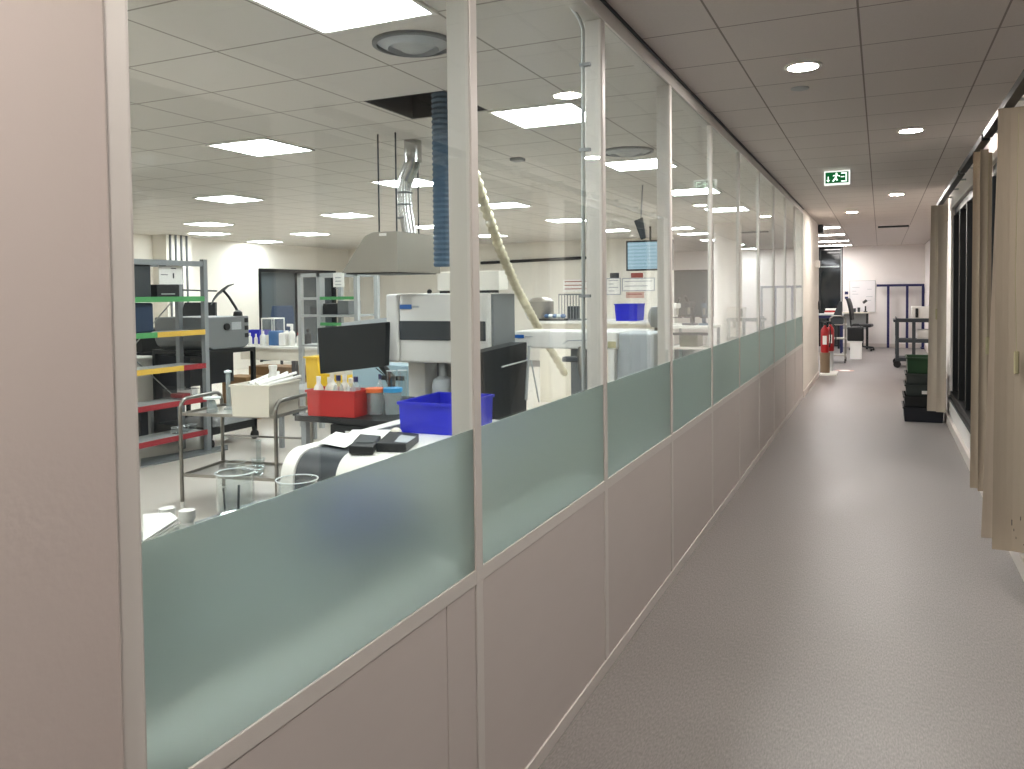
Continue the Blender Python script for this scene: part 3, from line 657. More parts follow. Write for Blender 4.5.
# ---- rounded white machine with dark band
MX0, MX1, MY0, MY1, MZ = -2.46, -1.62, 2.83, 4.0, .85
def rp(y0, y1, z1, r, z0):
    pts = [(y0, z0)]
    for k in range(9):
        a = PI - PI/2*k/8; pts.append((y0+r+r*math.cos(a), z1-r+r*math.sin(a)))
    pts += [(y1, z1), (y1, z0)]; return pts
t = thing('sorting_machine', 'low white machine with rounded front and dark lengthwise band near the first post', 'machine', (-2.1, 3.3, 0))
for n, x0, x1, mt, dz in (('side_shell', MX0, -2.385, 'white', 0), ('dark_band', -2.385, -2.16, 'dkgrey', -.006), ('main_shell', -2.16, MX1, 'white', 0)):
    MB().prism(rp(MY0-dz, MY1, MZ+dz, .12, .08), 'x', x0+.001, x1-.001).build(n, M[mt], t, bevel=.004, smooth=True)
MB().box(MX0+.05, MX1-.05, MY0+.06, MY1-.05, 0, .08).build('plinth', M['dkgrey'], t)
def flat(px_, z, th, name, label, cat, mt, bev=.003):
    P = [at(x, y, Z=z) for x, y in px_]
    q = MB().hexa([tuple(v) for v in P]+[(v.x, v.y, v.z+th) for v in P])
    return tag(q.build(name, M[mt], bevel=bev), label, cat)
t = thing('handheld_controller', 'flat black device lying on the white machine, left one', 'controller', tuple(at(362, 449, Z=MZ)))
P = [at(x, y, Z=MZ+.0) for x, y in ((349, 454), (373, 455), (381, 443), (360, 441))]
MB().hexa([tuple(v) for v in P]+[(v.x, v.y, v.z+.035) for v in P]).build('body', M['black'], t, bevel=.004)
P = [at(x, y, Z=MZ+.036) for x, y in ((356, 443), (373, 443), (379, 437), (364, 436))]
MB().hexa([tuple(v) for v in P]+[(v.x, v.y, v.z+.002) for v in P]).build('screen', M['dkgrey'], t)
t = thing('ring_binder', 'grey and black binder lying on the white machine beside the blue crate', 'binder', tuple(at(395, 449, Z=MZ)))
P = [at(x, y, Z=MZ) for x, y in ((376, 452), (406, 453), (419, 442), (390, 439))]
MB().hexa([tuple(v) for v in P]+[(v.x, v.y, v.z+.04) for v in P]).build('cover', M['black'], t, bevel=.004)
P = [at(x, y, Z=MZ+.041) for x, y in ((394, 442), (407, 443), (416, 437), (401, 435))]
MB().hexa([tuple(v) for v in P]+[(v.x, v.y, v.z+.002) for v in P]).build('label_sheet', M['lightgrey'], t)
flat([(318, 443), (345, 448), (362, 437), (336, 432)], MZ+.004, .002, 'paper_sheet', 'white sheet of paper draped on the dark band of the machine, front one', 'paper', 'paper', 0)
flat([(345, 440), (388, 440), (395, 430), (352, 430)], MZ+.008, .002, 'paper_sheet', 'white sheet of paper on the machine, touching the blue crate', 'paper', 'paper', 0)
tag(MB().ball(tuple(at(396, 433, Z=MZ+.03)), .03, .9).build('plastic_wrap', M['offwhite'], smooth=True), 'crumpled pale wrap beside the blue crate on the machine', 'wrap')
# blue crate on machine
zt = 1.005
A = at(399, 402, Z=zt); B = at(456, 405, Z=zt); Cc = at(500, 398.5, Z=zt)
wv = (B-A); an = math.atan2(wv.y, wv.x); wd = wv.length; dp = .42
cen = (A+B)/2 + Vector((-math.sin(an), math.cos(an), 0))*dp/2
crate('blue_crate', 'bright blue plastic crate standing on the white machine behind the post', cen.x-wd/2, cen.x+wd/2, cen.y-dp/2, cen.y+dp/2, MZ+.001, zt, M['blue'], rz=an, taper=.004, rim=.008)

# ---- black table with red box, stand behind the machine
t = thing('black_table', 'low black table with grey legs carrying the red box', 'table', (-3.05, 4.75, 0))
TA = at(310, 419, Z=.75)
an = .08
MB().box(-3.47, -2.55, 4.14, 5.1, .735, .773).build('table_top', M['black'], t, bevel=.003)
for x, y in ((-3.43, 4.2), (-2.6, 4.2), (-3.43, 5.05), (-2.6, 5.05)): MB().box(x-.02, x+.02, y-.02, y+.02, 0, .735).build('leg', M['greymetal'], t)
d = MB().box(-3.2, -2.62, 4.16, 4.9, .45, .725).build('drawer_unit', M['black'], t, bevel=.004)
MB().box(-3.08, -2.98, 4.155, 4.16, .655, .69).build('name_label', M['paper'], d)
A = at(304, 392, Z=.935); B = at(355, 394, Z=.935); wv = B-A; ang = math.atan2(wv.y, wv.x); wd = wv.length; dp = .2
cen = (A+B)/2 + Vector((-math.sin(ang), math.cos(ang), 0))*dp/2
cen += Vector((-.03, .05, 0)); wd *= .94
rb = crate('red_box', 'red plastic box full of small bottles on the black table', cen.x-wd/2, cen.x+wd/2, cen.y-dp/2, cen.y+dp/2, .775, .94, M['red'], rz=ang, taper=.004, rim=.008)
cx, cy = cen.x, cen.y
spec = [(-.12, -.05, 'white', 'white'), (-.05, -.03, 'offwhite', 'offwhite'), (.03, -.05, 'cplastic', 'navy'), (.11, -.03, 'cplastic', 'offwhite'), (-.09, .06, 'white', 'offwhite'), (0, .07, 'offwhite', 'white'), (.09, .06, 'cplastic', 'navy')]
labs = ['front left white bottle', 'second cream bottle', 'clear bottle with dark blue cap in front', 'clear bottle at the front right', 'white bottle at the back left', 'cream bottle at the back middle', 'clear bottle with dark blue cap at the back right']
for (u, v, m1, m2), lb in zip(spec, labs):
    x = cx+u*math.cos(ang)-v*math.sin(ang); y = cy+u*math.sin(ang)+v*math.cos(ang)
    bottle(x, y, .782, .034, .21+.03*random.random(), m1, m2, lb+' inside the red box', group='bottles in the red box')
def jug(px_, mt, lab, Y):
    p = at(px_, 412, Y=Y); z = .775; r = .058
    t = thing('measuring_jug', lab, 'jug', (p.x, Y, z))
    MB().lathe([(r*.85, 0), (r, .17), (r*.95, .17), (r*.8, .006)], (p.x, Y, z), 20).build('body', M['cplastic'], t, smooth=True)
    MB().lathe([(r*1.0, .145), (r*1.09, .145), (r*1.09, .17), (r*1.0, .17)], (p.x, Y, z), 20).build('coloured_rim', M[mt], t, smooth=True)
    return p.x
x1 = jug(375, 'orange', 'clear plastic jug with an orange rim beside the red box', 4.35)
x2 = jug(393, 'cyan', 'clear plastic jug with a blue rim left of the blue crate', 4.4)
for x, y, lab in ((x1+.03, 4.5, 'clear glass cylinder standing behind the orange-rimmed jug'), (x2-.02, 4.55, 'clear glass cylinder standing behind the blue-rimmed jug')):
    beaker(x, y, .03, .27, lab, z=.775, nm='glass_cylinder')
bottle(x1-.06, 4.5, .775, .022, .22, 'cplastic', 'navy', 'slim bottle with navy cap between the red box and the jugs')

# ---- chrome cart (left)
A = Vector((-4.665, 4.31, 0)); B2 = Vector((-3.89, 4.44, 0)); ang = math.atan2((B2-A).y, (B2-A).x); CW = (B2-A).length; CD = .50
t = thing('chrome_trolley', 'chrome tube laboratory trolley with two shelves in front of the coloured shelving', 'trolley', tuple(A), ang)
for x in (0, CW):
    q = MB(); pts = [(x, 0, .04), (x, 0, .72)]
    for k in range(7):
        a = PI - PI/2*k/6; pts.append((x, .08+.08*math.cos(a), .72+.08*math.sin(a)))
    for k in range(7):
        a = PI/2 - PI/2*k/6; pts.append((x, CD-.08+.08*math.cos(a), .72+.08*math.sin(a)))
    pts += [(x, CD, .04)]
    q.tube(pts, .014, 10).build('side_frame', M['chrome'], t, local=True, smooth=True)
    for y in (0, CD):
        MB().lathe([(.017, 0), (.017, .045)], (x, y, 0), 12).build('foot', M['white'], t, local=True)
for z in (.685, .235):
    MB().box(0, CW, 0, CD, z-.004, z).box(0, CW, 0, .012, z, z+.018).box(0, CW, CD-.012, CD, z, z+.018).box(0, .012, .012, CD-.012, z, z+.018).box(CW-.012, CW, .012, CD-.012, z, z+.018).build('shelf', M['steel'], t, local=True)
MB().tube([(0, CD, .45), (CW, CD, .45)], .008, 8).build('cross_bar', M['chrome'], t, local=True)
def cart_pt(u, v): return A + Vector((math.cos(ang)*u-math.sin(ang)*v, math.sin(ang)*u+math.cos(ang)*v, 0))
# white tub
cc = Vector((-4.115, 4.60, 0))
crate('white_tub', 'large cream plastic tub full of white tubes on the chrome trolley', cc.x-.155, cc.x+.155, cc.y-.21, cc.y+.21, .69, .915, M['offwhite'], rz=.17, taper=.008, rim=.008, cat='tub')
for k in range(14):
    u = -.14+.021*k; v0 = -.2; x0 = cc.x+u; y0 = cc.y+(.03 if k % 2 else -.04)
    tag(MB().tube([(x0*.5+cc.x*.5, y0-.08, .895+.012*(k % 3)), (x0, y0+.2, .93+.012*(k % 4))], .012, 8).build('plastic_tube', M['paper'], smooth=True),
        'white plastic tube lying in the cream tub on the chrome trolley', 'tube', 'white tubes in the cream tub')
for u, v, h, lab in ((.20, .30, .28, 'tall glass measuring cylinder on top of the chrome trolley'), (.17, .14, .1, 'small glass flask on top of the chrome trolley')):
    c_ = cart_pt(u, v)
    t2 = thing('measuring_cylinder' if h > .2 else 'glass_flask', lab, 'glassware', (c_.x, c_.y, .69))
    r = .018 if h > .2 else .04
    MB().lathe([(r*2 if h > .2 else r, 0), (r*2 if h > .2 else r, .01), (r, .02), (r if h > .2 else r*.5, h), (r*.8 if h > .2 else r*.4, h), (r*.8, .03)], (c_.x, c_.y, .69), 16).build('glass_body', M['cplastic'], t2, smooth=True)
    MB().lathe([(r*1.6, h), (r*1.6, h+.015), (r*.5, h+.02)], (c_.x, c_.y, .69), 16).build('stopper', M['rim'], t2, smooth=True)
for u, v, h, r, lab in ((.45, .3, .22, .02, 'upright glass cylinder on the lower shelf of the chrome trolley'), (.25, .3, .05, .07, 'shallow glass dish on the lower shelf of the chrome trolley, left one'), (.5, .15, .05, .08, 'shallow glass dish on the lower shelf of the chrome trolley, right one'), (.38, .4, .06, .05, 'small glass bowl at the back of the lower trolley shelf')):
    c_ = cart_pt(u, v); beaker(c_.x, c_.y, r, h, lab, z=.239, nm='glass_dish' if h < .1 else 'glass_cylinder')

# ---- rack with coloured strips
RX0, RX1, RY0, RY1 = -6.51, -6.11, 4.75, 6.03
t = thing('storage_rack', 'grey steel shelving with green, yellow and red shelf edges at the left', 'shelving', ((RX0+RX1)/2, (RY0+RY1)/2, 0))
for x in (RX0, RX1-.05):
    for y in (RY0, RY1-.05): MB().box(x, x+.05, y, y+.05, 0, 1.92).build('upright', M['greymetal'], t)
for z in (.205, .535, .87, 1.205, 1.535): MB().box(RX0+.05, RX1-.012, RY0+.05, RY1-.05, z-.005, z+.012).build('shelf_deck', M['palemetal'], t)
MB().box(RX1-.045, RX1-.005, RY0+.05, RY1-.05, 1.85, 1.90).box(RX0, RX0+.04, RY0+.05, RY1-.05, 1.85, 1.90).build('top_bar', M['greymetal'], t)
for z, segs in ((1.535, (('grnbeam', RY0, RY1-.05),)), (1.205, (('grnbeam', RY0, 5.4), ('yelbeam', 5.4, RY1-.05))), (.87, (('yelbeam', RY0, 5.70), ('redbeam', 5.70, RY1-.05))), (.535, (('redbeam', RY0, RY1-.05),)), (.205, (('redbeam', RY0, RY1-.05),))):
    for mt, a, b in segs: o = MB().box(RX1-.012, RX1+.004, max(a, RY0+.05), b, z-.03, z+.02).build('shelf_edge', M[mt], t); o['label'] = {'grnbeam': 'green', 'yelbeam': 'yellow', 'redbeam': 'red'}[mt]+' shelf edge'
MB().tube([(RX0+.01, RY0+.1, 1.5), (RX0+.01, RY1-.1, .55)], .006, 6).tube([(RX0+.012, RY1-.1, 1.5), (RX0+.012, RY0+.1, .55)], .006, 6).build('cross_brace', M['palemetal'], t)
tag(MB().box(-6.4, -6.15, 5.02, 5.38, 1.55, 1.85).build('dark_case', M['dkgrey'], bevel=.01), 'dark grey case on the top shelf of the coloured shelving', 'case')
t = thing('label_printer', 'small black printer with pale slot on the top shelf of the coloured shelving', 'printer', (-6.28, 5.62, 1.547))
MB().box(-6.4, -6.16, 5.45, 5.72, 1.55, 1.67).build('body', M['black'], t, bevel=.008); MB().box(-6.162, -6.155, 5.5, 5.66, 1.575, 1.585).build('slot', M['palemetal'], t)
t = thing('white_sign', 'white printed card standing on the black printer', 'sign', (-6.2, 5.6, 1.67))
MB().box(-6.19, -6.18, 5.50, 5.78, 1.672, 1.90).build('card', M['paper'], t)
MB().box(-6.181, -6.178, 5.5, 5.58, 1.845, 1.855).box(-6.181, -6.178, 5.52, 5.6, 1.76, 1.766).box(-6.181, -6.178, 5.66, 5.675, 1.73, 1.78).box(-6.181, -6.178, 5.64, 5.7, 1.82, 1.828).build('print_line', M['ink'], t)
tag(MB().box(-6.45, -6.17, 4.95, 5.42, 1.222, 1.50).build('blue_grey_bin', M['chairblue'], bevel=.02), 'dark blue-grey bin on the second shelf of the coloured shelving', 'bin')
for i, (y, lab) in enumerate(((5.72, 'left clear dish on the lower shelf of the coloured shelving'), (5.82, 'middle clear dish on the lower shelf'), (5.92, 'right clear dish on the lower shelf'))):
    beaker(-6.25, y, .045, .06, lab+' of glassware', z=.218, nm='glass_dish')
t = thing('glassware_box', 'clear box of red-tipped glassware on the middle shelf of the coloured shelving', 'box', (-6.28, 5.85, .548))
MB().box(-6.42, -6.16, 5.72, 5.97, .55, .64).build('box_body', M['cglass'], t); MB().box(-6.36, -6.2, 5.76, 5.86, .56, .60).build('contents', M['redbeam'], t); MB().box(-6.4, -6.2, 5.88, 5.95, .56, .63).build('padding', M['paper'], t)

# ---- black cart with grey machine + lamp
t = thing('black_cart', 'black wheeled cart behind the coloured shelving carrying the grey machine', 'cart', (-6.6, 6.6, 0))
KX0, KX1, KY0, KY1 = -6.95, -6.17, 6.07, 6.75
MB().box(KX0, KX1, KY0, KY1, .96, 1.0).build('cart_top', M['black'], t)
MB().box(KX0, KX1, KY0, KY1, .14, .22).build('lower_shelf', M['black'], t)
MB().box(KX0+.05, KX1-.3, KY0+.05, KY1-.02, .62, .94).build('cabinet', M['navyp'], t)
for x in (KX0, KX1-.04):
    for y in (KY0, KY1-.04):
        l = MB().box(x, x+.04, y, y+.04, .10, .96).build('post', M['black'], t)
        MB().tube([(x+.005, y+.02, .05), (x+.035, y+.02, .05)], .05, 12).build('caster', M['rubber'], l)
t = thing('grey_test_machine', 'grey boxy machine with label plate and round knob on the black cart', 'machine', (-6.55, 6.4, 1.0))
pts = [(6.08, 1.10), (6.11, 1.04), (6.18, 1.003), (6.62, 1.003), (6.69, 1.04), (6.69, 1.34), (6.08, 1.34)]
MB().prism(pts, 'x', -6.92, -6.2).build('housing', M['midgrey'], t, bevel=.012)
MB().box(-6.2, -6.194, 6.43, 6.57, 1.20, 1.28).build('label_plate', M['lightgrey'], t)
MB().disc((-6.19, 6.355, 1.235), .035, 'x', 18, .03).build('knob', M['black'], t)
for z in (1.27, 1.19, 1.11): MB().box(-6.2, -6.194, 6.625, 6.675, z, z+.045).build('side_slot', M['black'], t)
t = thing('swing_arm_lamp', 'black swing-arm lamp with curved head above the grey machine', 'lamp', tuple(at(238, 316, Y=6.5)))
P = lambda x, y, Y=6.6: tuple(at(x, y, Y=Y))
p0 = at(238, 316, Y=6.6)
MB().lathe([(.05, 0), (.045, .04), (.02, .06)], (p0.x, 6.6, 1.342), 14).build('base', M['black'], t, smooth=True)
MB().tube([(p0.x, 6.6, 1.38), P(236, 308), P(229, 297), P(223, 290)], .014, 8).build('arm', M['black'], t)
MB().tube([P(211, 305), P(214, 299), P(218, 294), P(223, 290), P(228, 286), P(234, 284)], .012, 8, rs=[.006, .012, .016, .018, .012, .006]).build('lamp_head', M['midgrey'], t, smooth=True)
MB().tube([P(183, 290), P(217, 291)], .009, 6).build('horizontal_arm', M['midgrey'], t)
# further objects behind the rack
t = thing('copier', 'white and black copier standing behind the coloured shelving', 'copier', (-7.7, 6.0, 0))
MB().box(-7.6, -7.0, 5.5, 6.17, .42, .93).build('body', M['white'], t, bevel=.02)
for x in (-7.57, -7.07):
    for y in (5.53, 6.1): MB().box(x, x+.04, y, y+.04, 0, .42).build('leg', M['greymetal'], t)
MB().box(-7.9, -7.3, 6.2, 6.8, .0, .95).build('side_cabinet', M['navyp'], t, bevel=.01)
MB().box(-7.9, -7.3, 6.25, 6.75, .95, 1.2).build('scanner_lid', M['black'], t, bevel=.01)
office_chair('office_chair', 'black swivel chair with tall back behind the coloured shelving', (-7.6, 7.15, 0), .3, .75, M['black'])

# ---- pipes on the wall pier
for i in range(4):
    y = 10.98+.13*i
    tag(MB().tube([(BACK+.37, y, 0), (BACK+.37, y, C)], .02, 8).build('conduit', M['midgrey'], smooth=True), 'thin grey conduit running up the wall pier at the left', 'pipe', 'conduits on the wall pier')

# ---- back bench
BY = 8.1; BB = .90
xl, xr = at(238, 347, Y=BY).x, at(350, 349, Y=BY).x
t = thing('white_bench', 'long white bench with apron below the dark back window', 'bench', ((xl+xr)/2, BY+.35, 0))
MB().box(xl, xr, BY, BY+.7, .87, .90).build('bench_top', M['white'], t)
MB().box(xl+.02, xr, BY+.02, BY+.05, .72, .87).build('apron', M['offwhite'], t)
for x in (xl+.8, xl+1.15, xr-.5):
    MB().box(x, x+.06, BY+.1, BY+.16, 0, .72).build('leg', M['dkgrey'], t)
MB().box(xl+.8, xr-.4, BY+.1, BY+.16, .5, .54).build('cross_rail', M['dkgrey'], t)
def onb(px_, Y=8.3): return at(px_, 340, Y=Y).x
crate('blue_bin', 'blue plastic bin at the left end of the white back bench', onb(241, 8.5), onb(262, 8.5), 8.45, 8.72, .90, 1.08, M['blue'], rim=.006)
for px_, r, h, lab in ((245, .028, .13, 'leftmost small white bottle on the back bench'), (250, .028, .14, 'second small white bottle on the back bench'), (256, .025, .13, 'third small white bottle on the back bench'), (263, .04, .17, 'larger white bottle in front of the glass balance')):
    bottle(onb(px_, 8.2), 8.2, .90, r, h, 'white', 'white', lab, group='white bottles on the back bench')
t = thing('analytical_balance', 'laboratory balance with glass draught shield on the back bench', 'balance', (onb(268, 8.5), 8.5, .9))
x0, x1 = onb(263, 8.45), onb(276, 8.45)
MB().box(x0, x1, 8.4, 8.65, .90, 1.02).build('base', M['offwhite'], t, bevel=.01)
MB().box(x0, x1, 8.42, 8.63, 1.02, 1.24).build('glass_case', M['cglass'], t)
q = MB()
for x in (x0, x1-.012):
    for y in (8.42, 8.618): q.box(x, x+.012, y, y+.012, 1.02, 1.24)
q.box(x0, x1, 8.42, 8.63, 1.24, 1.255).build('case_frame', M['white'], t)
MB().disc((x0+.07, 8.5, 1.03), .03).build('pan', M['steel'], t)
x0, x1 = onb(271), onb(282)
tag(MB().box(x0, x1, 8.25, 8.45, .90, 1.09).build('blue_box', M['midblue'], bevel=.008), 'steel blue square box on the back bench', 'box')
x0, x1 = onb(282.5), onb(289)
t = thing('white_canister', 'plain white canister right of the steel blue box', 'canister', ((x0+x1)/2, 8.3, .9))
MB().box(x0, x1, 8.22, 8.4, .90, 1.07).build('body', M['white'], t, bevel=.015); MB().disc(((x0+x1)/2, 8.31, 1.08), .03, h=.03).build('cap', M['white'], t)
t = bottle(onb(292), 8.3, .90, .045, .22, 'white', 'white', 'white trigger spray bottle on the back bench', name='spray_bottle', caph=.04)
MB().box(onb(287.5), onb(293), 8.285, 8.315, 1.15, 1.185).build('trigger_head', M['white'], t, bevel=.006)
bottle(onb(301), 8.25, .90, .028, .15, 'white', 'red', 'white bottle with a red cap beside the grey rack post', neck=.35)
bottle(onb(308), 8.3, .90, .045, .20, 'black', 'black', 'dark bottle with white label on the back bench')
# rack 2
Y2 = 7.55; x0, x1 = at(297, 275, Y=Y2).x, at(357, 275, Y=Y2).x
t = thing('grey_rack', 'pale grey steel rack with green shelf edges in front of the dark window', 'shelving', ((x0+x1)/2, Y2+.2, 0))
xm = at(316, 275, Y=Y2).x
for x in (x0, xm, x1-.05):
    MB().box(x, x+.05, Y2, Y2+.05, 0, 1.81).build('upright', M['palemetal'], t)
    MB().box(x, x+.05, Y2+.4, Y2+.45, 0, 1.81).build('upright', M['palemetal'], t)
for z in (.5, .95, 1.3): MB().box(x0+.05, x1-.05, Y2+.01, Y2+.44, z, z+.025).build('shelf_deck', M['palemetal'], t)
MB().box(x0, x1, Y2, Y2+.03, 1.765, 1.81).box(x0, x1, Y2+.42, Y2+.45, 1.765, 1.81).build('top_bar', M['palemetal'], t)
for z in (1.50, 1.20): MB().box(xm+.05, x1-.05, Y2-.004, Y2+.02, z, z+.035).build('green_edge', M['grnbeam'], t)
MB().box(x0+.05, xm, Y2, Y2+.02, 1.5, 1.53).box(x0+.05, xm, Y2, Y2+.02, 1.3, 1.33).build('side_rung', M['palemetal'], t)
t = thing('paper_notice', 'white paper notice hung on the top of the pale grey rack', 'notice', tuple(at(338, 287, Y=Y2-.02)))
a, b = at(333, 273, Y=Y2-.02), at(344, 287, Y=Y2-.02)
MB().box(a.x, b.x, Y2-.02, Y2-.012, b.z, a.z).build('sheet', M['paper'], t)
q = MB()
for k in range(4): q.box(a.x+.03, b.x-.04, Y2-.023, Y2-.02, a.z-.05-.04*k, a.z-.06-.04*k)
q.build('print_line', M['lightgrey'], t)
for px_, w_, h_, mt, lab in ((323, .22, .1, 'dkgrey', 'dark tray on the shelf of the pale grey rack'), (335, .2, .13, 'black', 'black box on the shelf of the pale grey rack'), (348, .16, .16, 'midgrey', 'grey instrument at the right of the pale grey rack shelf')):
    p = at(px_, 310, Y=Y2+.2); tag(MB().box(p.x-w_/2, p.x+w_/2, Y2+.1, Y2+.35, 1.326, 1.326+h_).build('storage_box', M[mt], bevel=.01), lab, 'box')
# cardboard, yellow bin, monitor
t = thing('cardboard_box', 'long brown cardboard box under the back bench', 'box', (-7.1, 8.6, 0))
p0, p1 = at(249, 380, Y=8.6), at(300, 380, Y=8.6)
MB().box(p0.x, p1.x, 8.6, 8.95, .3, .58).build('body', M['brown'], t); MB().box(p0.x+.02, p1.x-.02, 8.595, 8.6, .42, .45).build('tape', M['offwhite'], t)
MB().box(p0.x, p1.x, 8.6, 8.95, 0, .3).build('lower_carton', M['brown'], t)
p0, p1 = at(222, 385, Y=7.6), at(246, 385, Y=7.6)
tag(MB().box(p0.x, p1.x, 7.6, 7.9, 0, .55).build('brown_carton', M['brown'], bevel=.006), 'brown carton seen between the legs of the black cart', 'box')
bottle(-4.15, 4.72, .70, .045, .31, 'white', 'white', 'white screw-top canister standing up in the cream tub', name='canister', neck=.62, caph=.02, cat='canister')
t = thing('yellow_bin', 'bright yellow open bin behind the red box', 'bin', tuple(at(325, 388, Y=6.5)))
a, b = at(306, 358, Y=6.5), at(344, 388, Y=6.5)
MB().prism([(a.x, b.z-.02), (b.x, b.z-.02), (b.x, b.z+.12), (a.x+.16, b.z+.14), (a.x+.13, a.z), (a.x-.01, a.z)], 'y', 6.5, 6.85).build('body', M['yellow'], t, bevel=.008)
MB().box(a.x-.02, a.x+.15, 6.48, 6.87, a.z, a.z+.015).build('rim', M['yellow'], t)
MB().box(a.x+.2, b.x, 6.52, 6.8, b.z+.12, b.z+.2).build('paper_filling', M['offwhite'], t, bevel=.01)
t = thing('yellow_bin_table', 'grey table under the yellow bin', 'table', (a.x+.4, 6.7, 0))
MB().box(a.x-.3, b.x+.8, 6.4, 7.0, b.z-.06, b.z-.022).build('table_top', M['lightgrey'], t)
for x in (a.x-.27, b.x+.75):
    for y in (6.43, 6.95): MB().box(x-.02, x+.02, y-.02, y+.02, 0, b.z-.06).build('leg', M['greymetal'], t)
# light-blue cabinet behind red box
a, b = at(352, 366, Y=6.1), at(408, 366, Y=6.1)
t = thing('pale_blue_cabinet', 'pale blue instrument housing behind the monitor', 'cabinet', ((a.x+b.x)/2, 6.3, 0))
MB().box(a.x, b.x, 6.1, 6.38, 0, a.z+.02).build('body', M['ltblue'], t, bevel=.01)
MB().box(b.x-.28, b.x-.18, 6.09, 6.1, .78, .82).box(b.x-.14, b.x-.04, 6.09, 6.1, .78, .82).build('vent_slot', M['black'], t)
# sloping light top slab seen behind the monitor
a, b = at(341, 323, Y=5.9), at(386, 317, Y=5.9)
tag(MB().hexa([(a.x, 5.9, a.z-.05), (b.x+.05, 5.9, b.z-.06), (b.x+.05, 6.3, b.z-.06), (a.x, 6.3, a.z-.05), (a.x, 5.9, a.z), (b.x+.05, 5.9, b.z), (b.x+.05, 6.3, b.z), (a.x, 6.3, a.z)]).box(a.x+.1, a.x+.16, 6.1, 6.16, .9, a.z-.05).build('sloped_cover', M['lightgrey'], bevel=.006), 'pale grey sloped cover just behind the top of the monitor', 'cover')
# monitor
Ym = 5.35
a, b, c, d = (at(320, 374, Y=Ym-.12), at(385, 366, Y=Ym+.05), at(386, 322, Y=Ym+.05), at(317, 328, Y=Ym-.12))
t = thing('monitor', 'large black monitor on an arm left of the white instrument', 'monitor', (c.x-.25, Ym, .75))
th = Vector((.01, .05, 0))
MB().hexa([tuple(a), tuple(b), tuple(b+th), tuple(a+th), tuple(d), tuple(c), tuple(c+th), tuple(d+th)]).build('screen_panel', M['blackm'], t, bevel=.006)
s = at(384, 368, Y=Ym+.12)
MB().tube([tuple(at(370, 350, Y=Ym+.12)), tuple(s), tuple(at(392, 378, Y=Ym+.04)), tuple(at(391, 396, Y=Ym+.04))], .03, 8).build('arm', M['black'], t)
MB().tube([tuple(at(376, 368, Y=Ym)), tuple(at(383, 374, Y=Ym)), tuple(at(388, 384, Y=Ym))], .005, 6).build('cable', M['black'], t)
p = at(391, 396, Y=Ym+.04)
tag(MB().box(p.x-.25, p.x+.2, Ym-.1, 5.43, 0, p.z).build('monitor_plinth', M['blackm'], bevel=.006), 'black plinth under the monitor arm', 'plinth')

# ---- instrument 1 (white head with dark window)
def instrument():
    Y = 5.5; xl = at(386, 300, Y=Y).x; xs = at(399, 300, Y=Y).x; xr = -2.72; z0, z1 = 1.005, 1.556; YB = 5.93
    t = thing('measuring_instrument', 'tall white measuring instrument with dark band window and blue badge, under the hood', 'instrument', ((xl+xr)/2, 5.8, 0))
    h = MB().box(xs, xr, Y, YB, z0, z1).build('head', M['instr'], t, bevel=.015)
    MB().box(xl, xs-.004, Y-.01, YB, z0, z1).build('end_cover', M['instr'], t, bevel=.02)
    zb0, zb1 = at(420, 340, Y=Y).z, at(420, 321, Y=Y).z
    MB().box(xs+.004, xr-.03, Y-.006, Y+.002, zb0, zb1).build('window_band', M['dkgrey'], h)
    a, b = at(400, 309, Y=Y), at(411.5, 304.5, Y=Y)
    MB().box(a.x, b.x, Y-.006, Y, a.z, b.z).build('blue_badge', M['logo'], h)
    MB().box(b.x+.01, b.x+.07, Y-.005, Y, (a.z+b.z)/2-.008, (a.z+b.z)/2+.008).build('badge_text', M['lightgrey'], h)
    # side panel (grey) facing right
    MB().hexa([(xr+.0, Y+.04, z0+.02), (xr+.02, Y+.04, z0+.02), (xr+.02, YB, z0+.06), (xr, YB, z0+.06), (xr, Y+.04, z1-.01), (xr+.02, Y+.04, z1-.01), (xr+.02, YB, z1-.01), (xr, YB, z1-.01)]).build('side_panel', M['midgrey'], t)
    p0, p1 = at(408, 370, Y=5.75).x, at(425, 370, Y=5.75).x
    MB().box(p0, p1, 5.75, 5.98, .6, z0).build('column', M['instr'], t, bevel=.01)
    MB().box(p1, xr-.1, 5.95, 6.0, .6, z0).build('back_plate', M['midgrey'], t)
    MB().box(xl+.1, xr, 5.45, 6.1, 0, .6).build('base', M['instr'], t, bevel=.01)
    p = at(443, 390, Y=5.62)
    MB().lathe([(.09, -.11), (.09, .04), (.075, .09), (.03, .115), (.03, .26)], (p.x, 5.62, p.z), 20).build('turret', M['lightgrey'], t, smooth=True)
    MB().box(p.x-.05, p.x+.03, 5.525, 5.535, p.z-.06, p.z-.035).build('turret_label', M['paper'], t)
    k = at(429.5, 293, Y=5.6); MB().ball((k.x, 5.6, z1+.015), .02).build('top_knob', M['black'], t)
instrument()
a, b = at(437, 272, Y=6.6), at(499, 272, Y=6.6)
t = thing('white_cabinet', 'white overhead housing behind the first instrument', 'cabinet', ((a.x+b.x)/2, 6.9, 0))
MB().box(a.x, b.x, 6.6, 6.8, 1.58, a.z).build('body', M['wall'], t, bevel=.01)
MB().box(a.x, b.x, 6.62, 6.8, 0, 1.52).build('lower_body', M['midgrey'], t); MB().box(a.x+.02, b.x-.1, 6.61, 6.8, 1.52, 1.58).build('gap_strip', M['black'], t)
